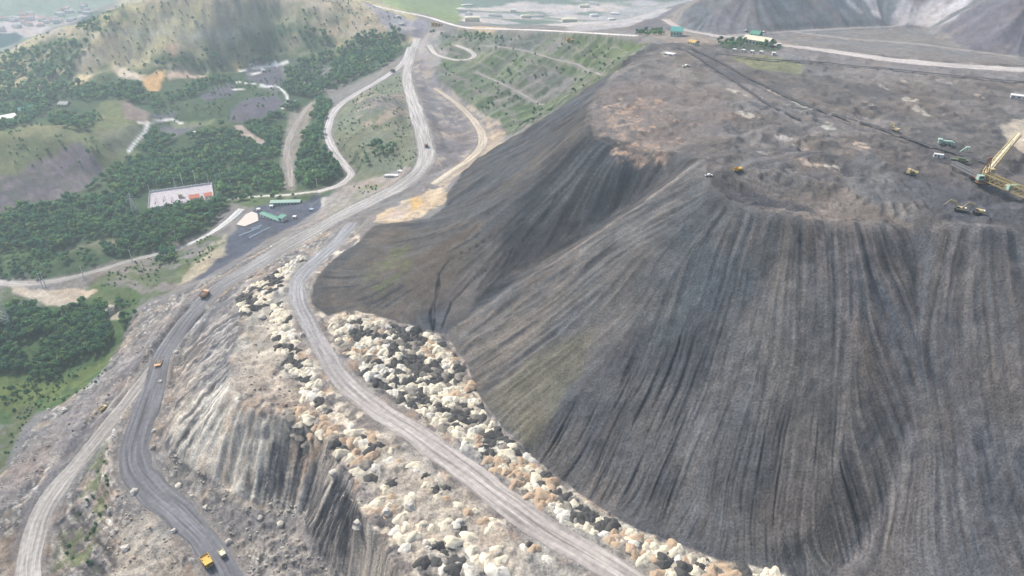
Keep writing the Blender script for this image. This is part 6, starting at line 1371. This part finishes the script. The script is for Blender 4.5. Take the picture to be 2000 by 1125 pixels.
for px, py, h, n, lab in ((84,562,14,2,'twin concrete power pole beside the pale forest road at left'),(165,546,13,1,'concrete power pole where the forest road climbs right'),(259,512,12,1,'concrete power pole above the dry slope mid forest road'),(345,470,10,1,'concrete power pole in the trees under the substation'),
    (343,366,11,1,'power pole behind the left third of the substation'),(358,364,15,1,'tall power pole behind the middle of the substation'),(383,360,15,1,'tall power pole behind the orange roofed building'),(408,359,11,1,'branching power pole behind the right end of the substation'),
    (433,354,14,1,'first power pole in the woods right of the substation'),(453,374,12,1,'bright power pole beside the access road'),(507,372,11,1,'power pole in the woods above the green depot'),(620,366,9,1,'power pole near the valley road hairpin'),(378,448,9,1,'short power pole on the forest road bend'),(293,377,9,1,'power pole at the back left corner of the substation wall')):
    pole(px, py, h, lab, n)
# ------------------------------------------------------------------ single boulders and the rock outcrop
def rock(name, px, py, s, lab, m=M_ROCK, cat='boulder', grp='pale boulders around the mine roads', sub=2, flat=0.7, seed=0):
    g = G(px, py); bm_ = bmesh.new(); bmesh.ops.create_icosphere(bm_, subdivisions=sub, radius=1.0); r_ = random.Random(seed)
    off = Vector((r_.uniform(0,50),)*3)
    from mathutils import noise as mn
    for v in bm_.verts:
        n_ = mn.noise(v.co*1.3+off)*0.45+mn.noise(v.co*3.1+off)*0.2; v.co *= (1+n_)
    me = bpy.data.meshes.new(name); bm_.to_mesh(me); bm_.free(); me.materials.append(m); o = bpy.data.objects.new(name, me); C.objects.link(o)
    o.location = (g[0],g[1],g[2]+s*0.15); o.scale = (s, s*r_.uniform(.6,.95), s*flat); o.rotation_euler = (0,0,r_.uniform(0,3.1)); return tag(o, lab, cat, grp)
rock('rock_outcrop', 219, 610, 6.5, 'bare cream rock outcrop on the grassy edge of the plantation', mat('outcrop_rock', (0.46,0.43,0.34), 0.95, var=0.3, scale=0.5, bump=0.5), 'rock', None, 3, 0.9, 5)
BO = [(126,802,2.2,'white boulder on the rubble below the plantation corner'),(345,688,1.8,'white block beside the dark haul road above the bend'),(313,745,1.5,'pale block on the right verge of the dark haul road'),(301,842,1.7,'cream boulder on the inside verge at the road narrowing'),(298,874,1.8,'yellowish boulder inside the dark road curve'),(350,950,2.6,'tall white boulder between dark road and striped slope'),
 (375,970,1.6,'thin white slab right of the tall white boulder'),(402,992,2.0,'white rock beside the grey dusty patch'),(340,1038,1.8,'white rock right of the bend bottom verge'),(447,1058,2.2,'white jagged rock above the bottom trucks'),(215,998,2.4,'pale rock in the centre of the spoil left of the dark road'),(246,1072,3.0,'white rock on the cream fan at the bottom left'),
 (548,1024,2.2,'pinkish boulder on the floor below the brow slope'),(508,1012,1.8,'dark topped boulder on the floor below the brow slope'),(262,962,2.6,'ochre boulder beside the curve of the dark road'),(95,800,1.6,'cream rock at the left rubble edge'),(590,655,2.0,'cream rock by the upper bench heaps'),(512,620,2.6,'long pink white block at the brow tip'),
 (700,1025,3.4,'large white block at the brow above the black gully'),(755,1000,2.6,'white jagged block on the bench behind the brow'),(800,990,3.2,'large flat white block in the middle of the near bench'),(832,1062,2.0,'small white block near the bottom of the bench'),(836,1072,1.8,'second small white block just below the other near the bench bottom'),(652,925,2.4,'pale block at the brow corner')]
for k, (px, py, s, lab) in enumerate(BO): rock('boulder', px, py, s, lab, M_ROCK, seed=k)
x, y, z = G(1090, 652); t = None
print('things', time.time()-T0)
HAZE=0.00024
# ------------------------------------------------------------------ air
hz = bpy.data.meshes.new('haze'); bm = bmesh.new(); bmesh.ops.create_cube(bm, size=1); bm.to_mesh(hz); bm.free()
ho = bpy.data.objects.new('haze', hz); C.objects.link(ho)
ho.scale = (19000, 10000, 385); ho.location = (0, 4800, -97+385/2.0); ho['kind'] = 'stuff'
hm_ = bpy.data.materials.new('haze_air'); hm_.use_nodes = True; nt = hm_.node_tree; nt.nodes.clear()
vo = nt.nodes.new('ShaderNodeVolumePrincipled'); vo.inputs['Density'].default_value = HAZE; vo.inputs['Color'].default_value = (0.72,0.88,1.0,1); vo.inputs['Anisotropy'].default_value = 0.2
ou = nt.nodes.new('ShaderNodeOutputMaterial'); nt.links.new(vo.outputs[0], ou.inputs['Volume']); hz.materials.append(hm_)
print('done', time.time()-T0)
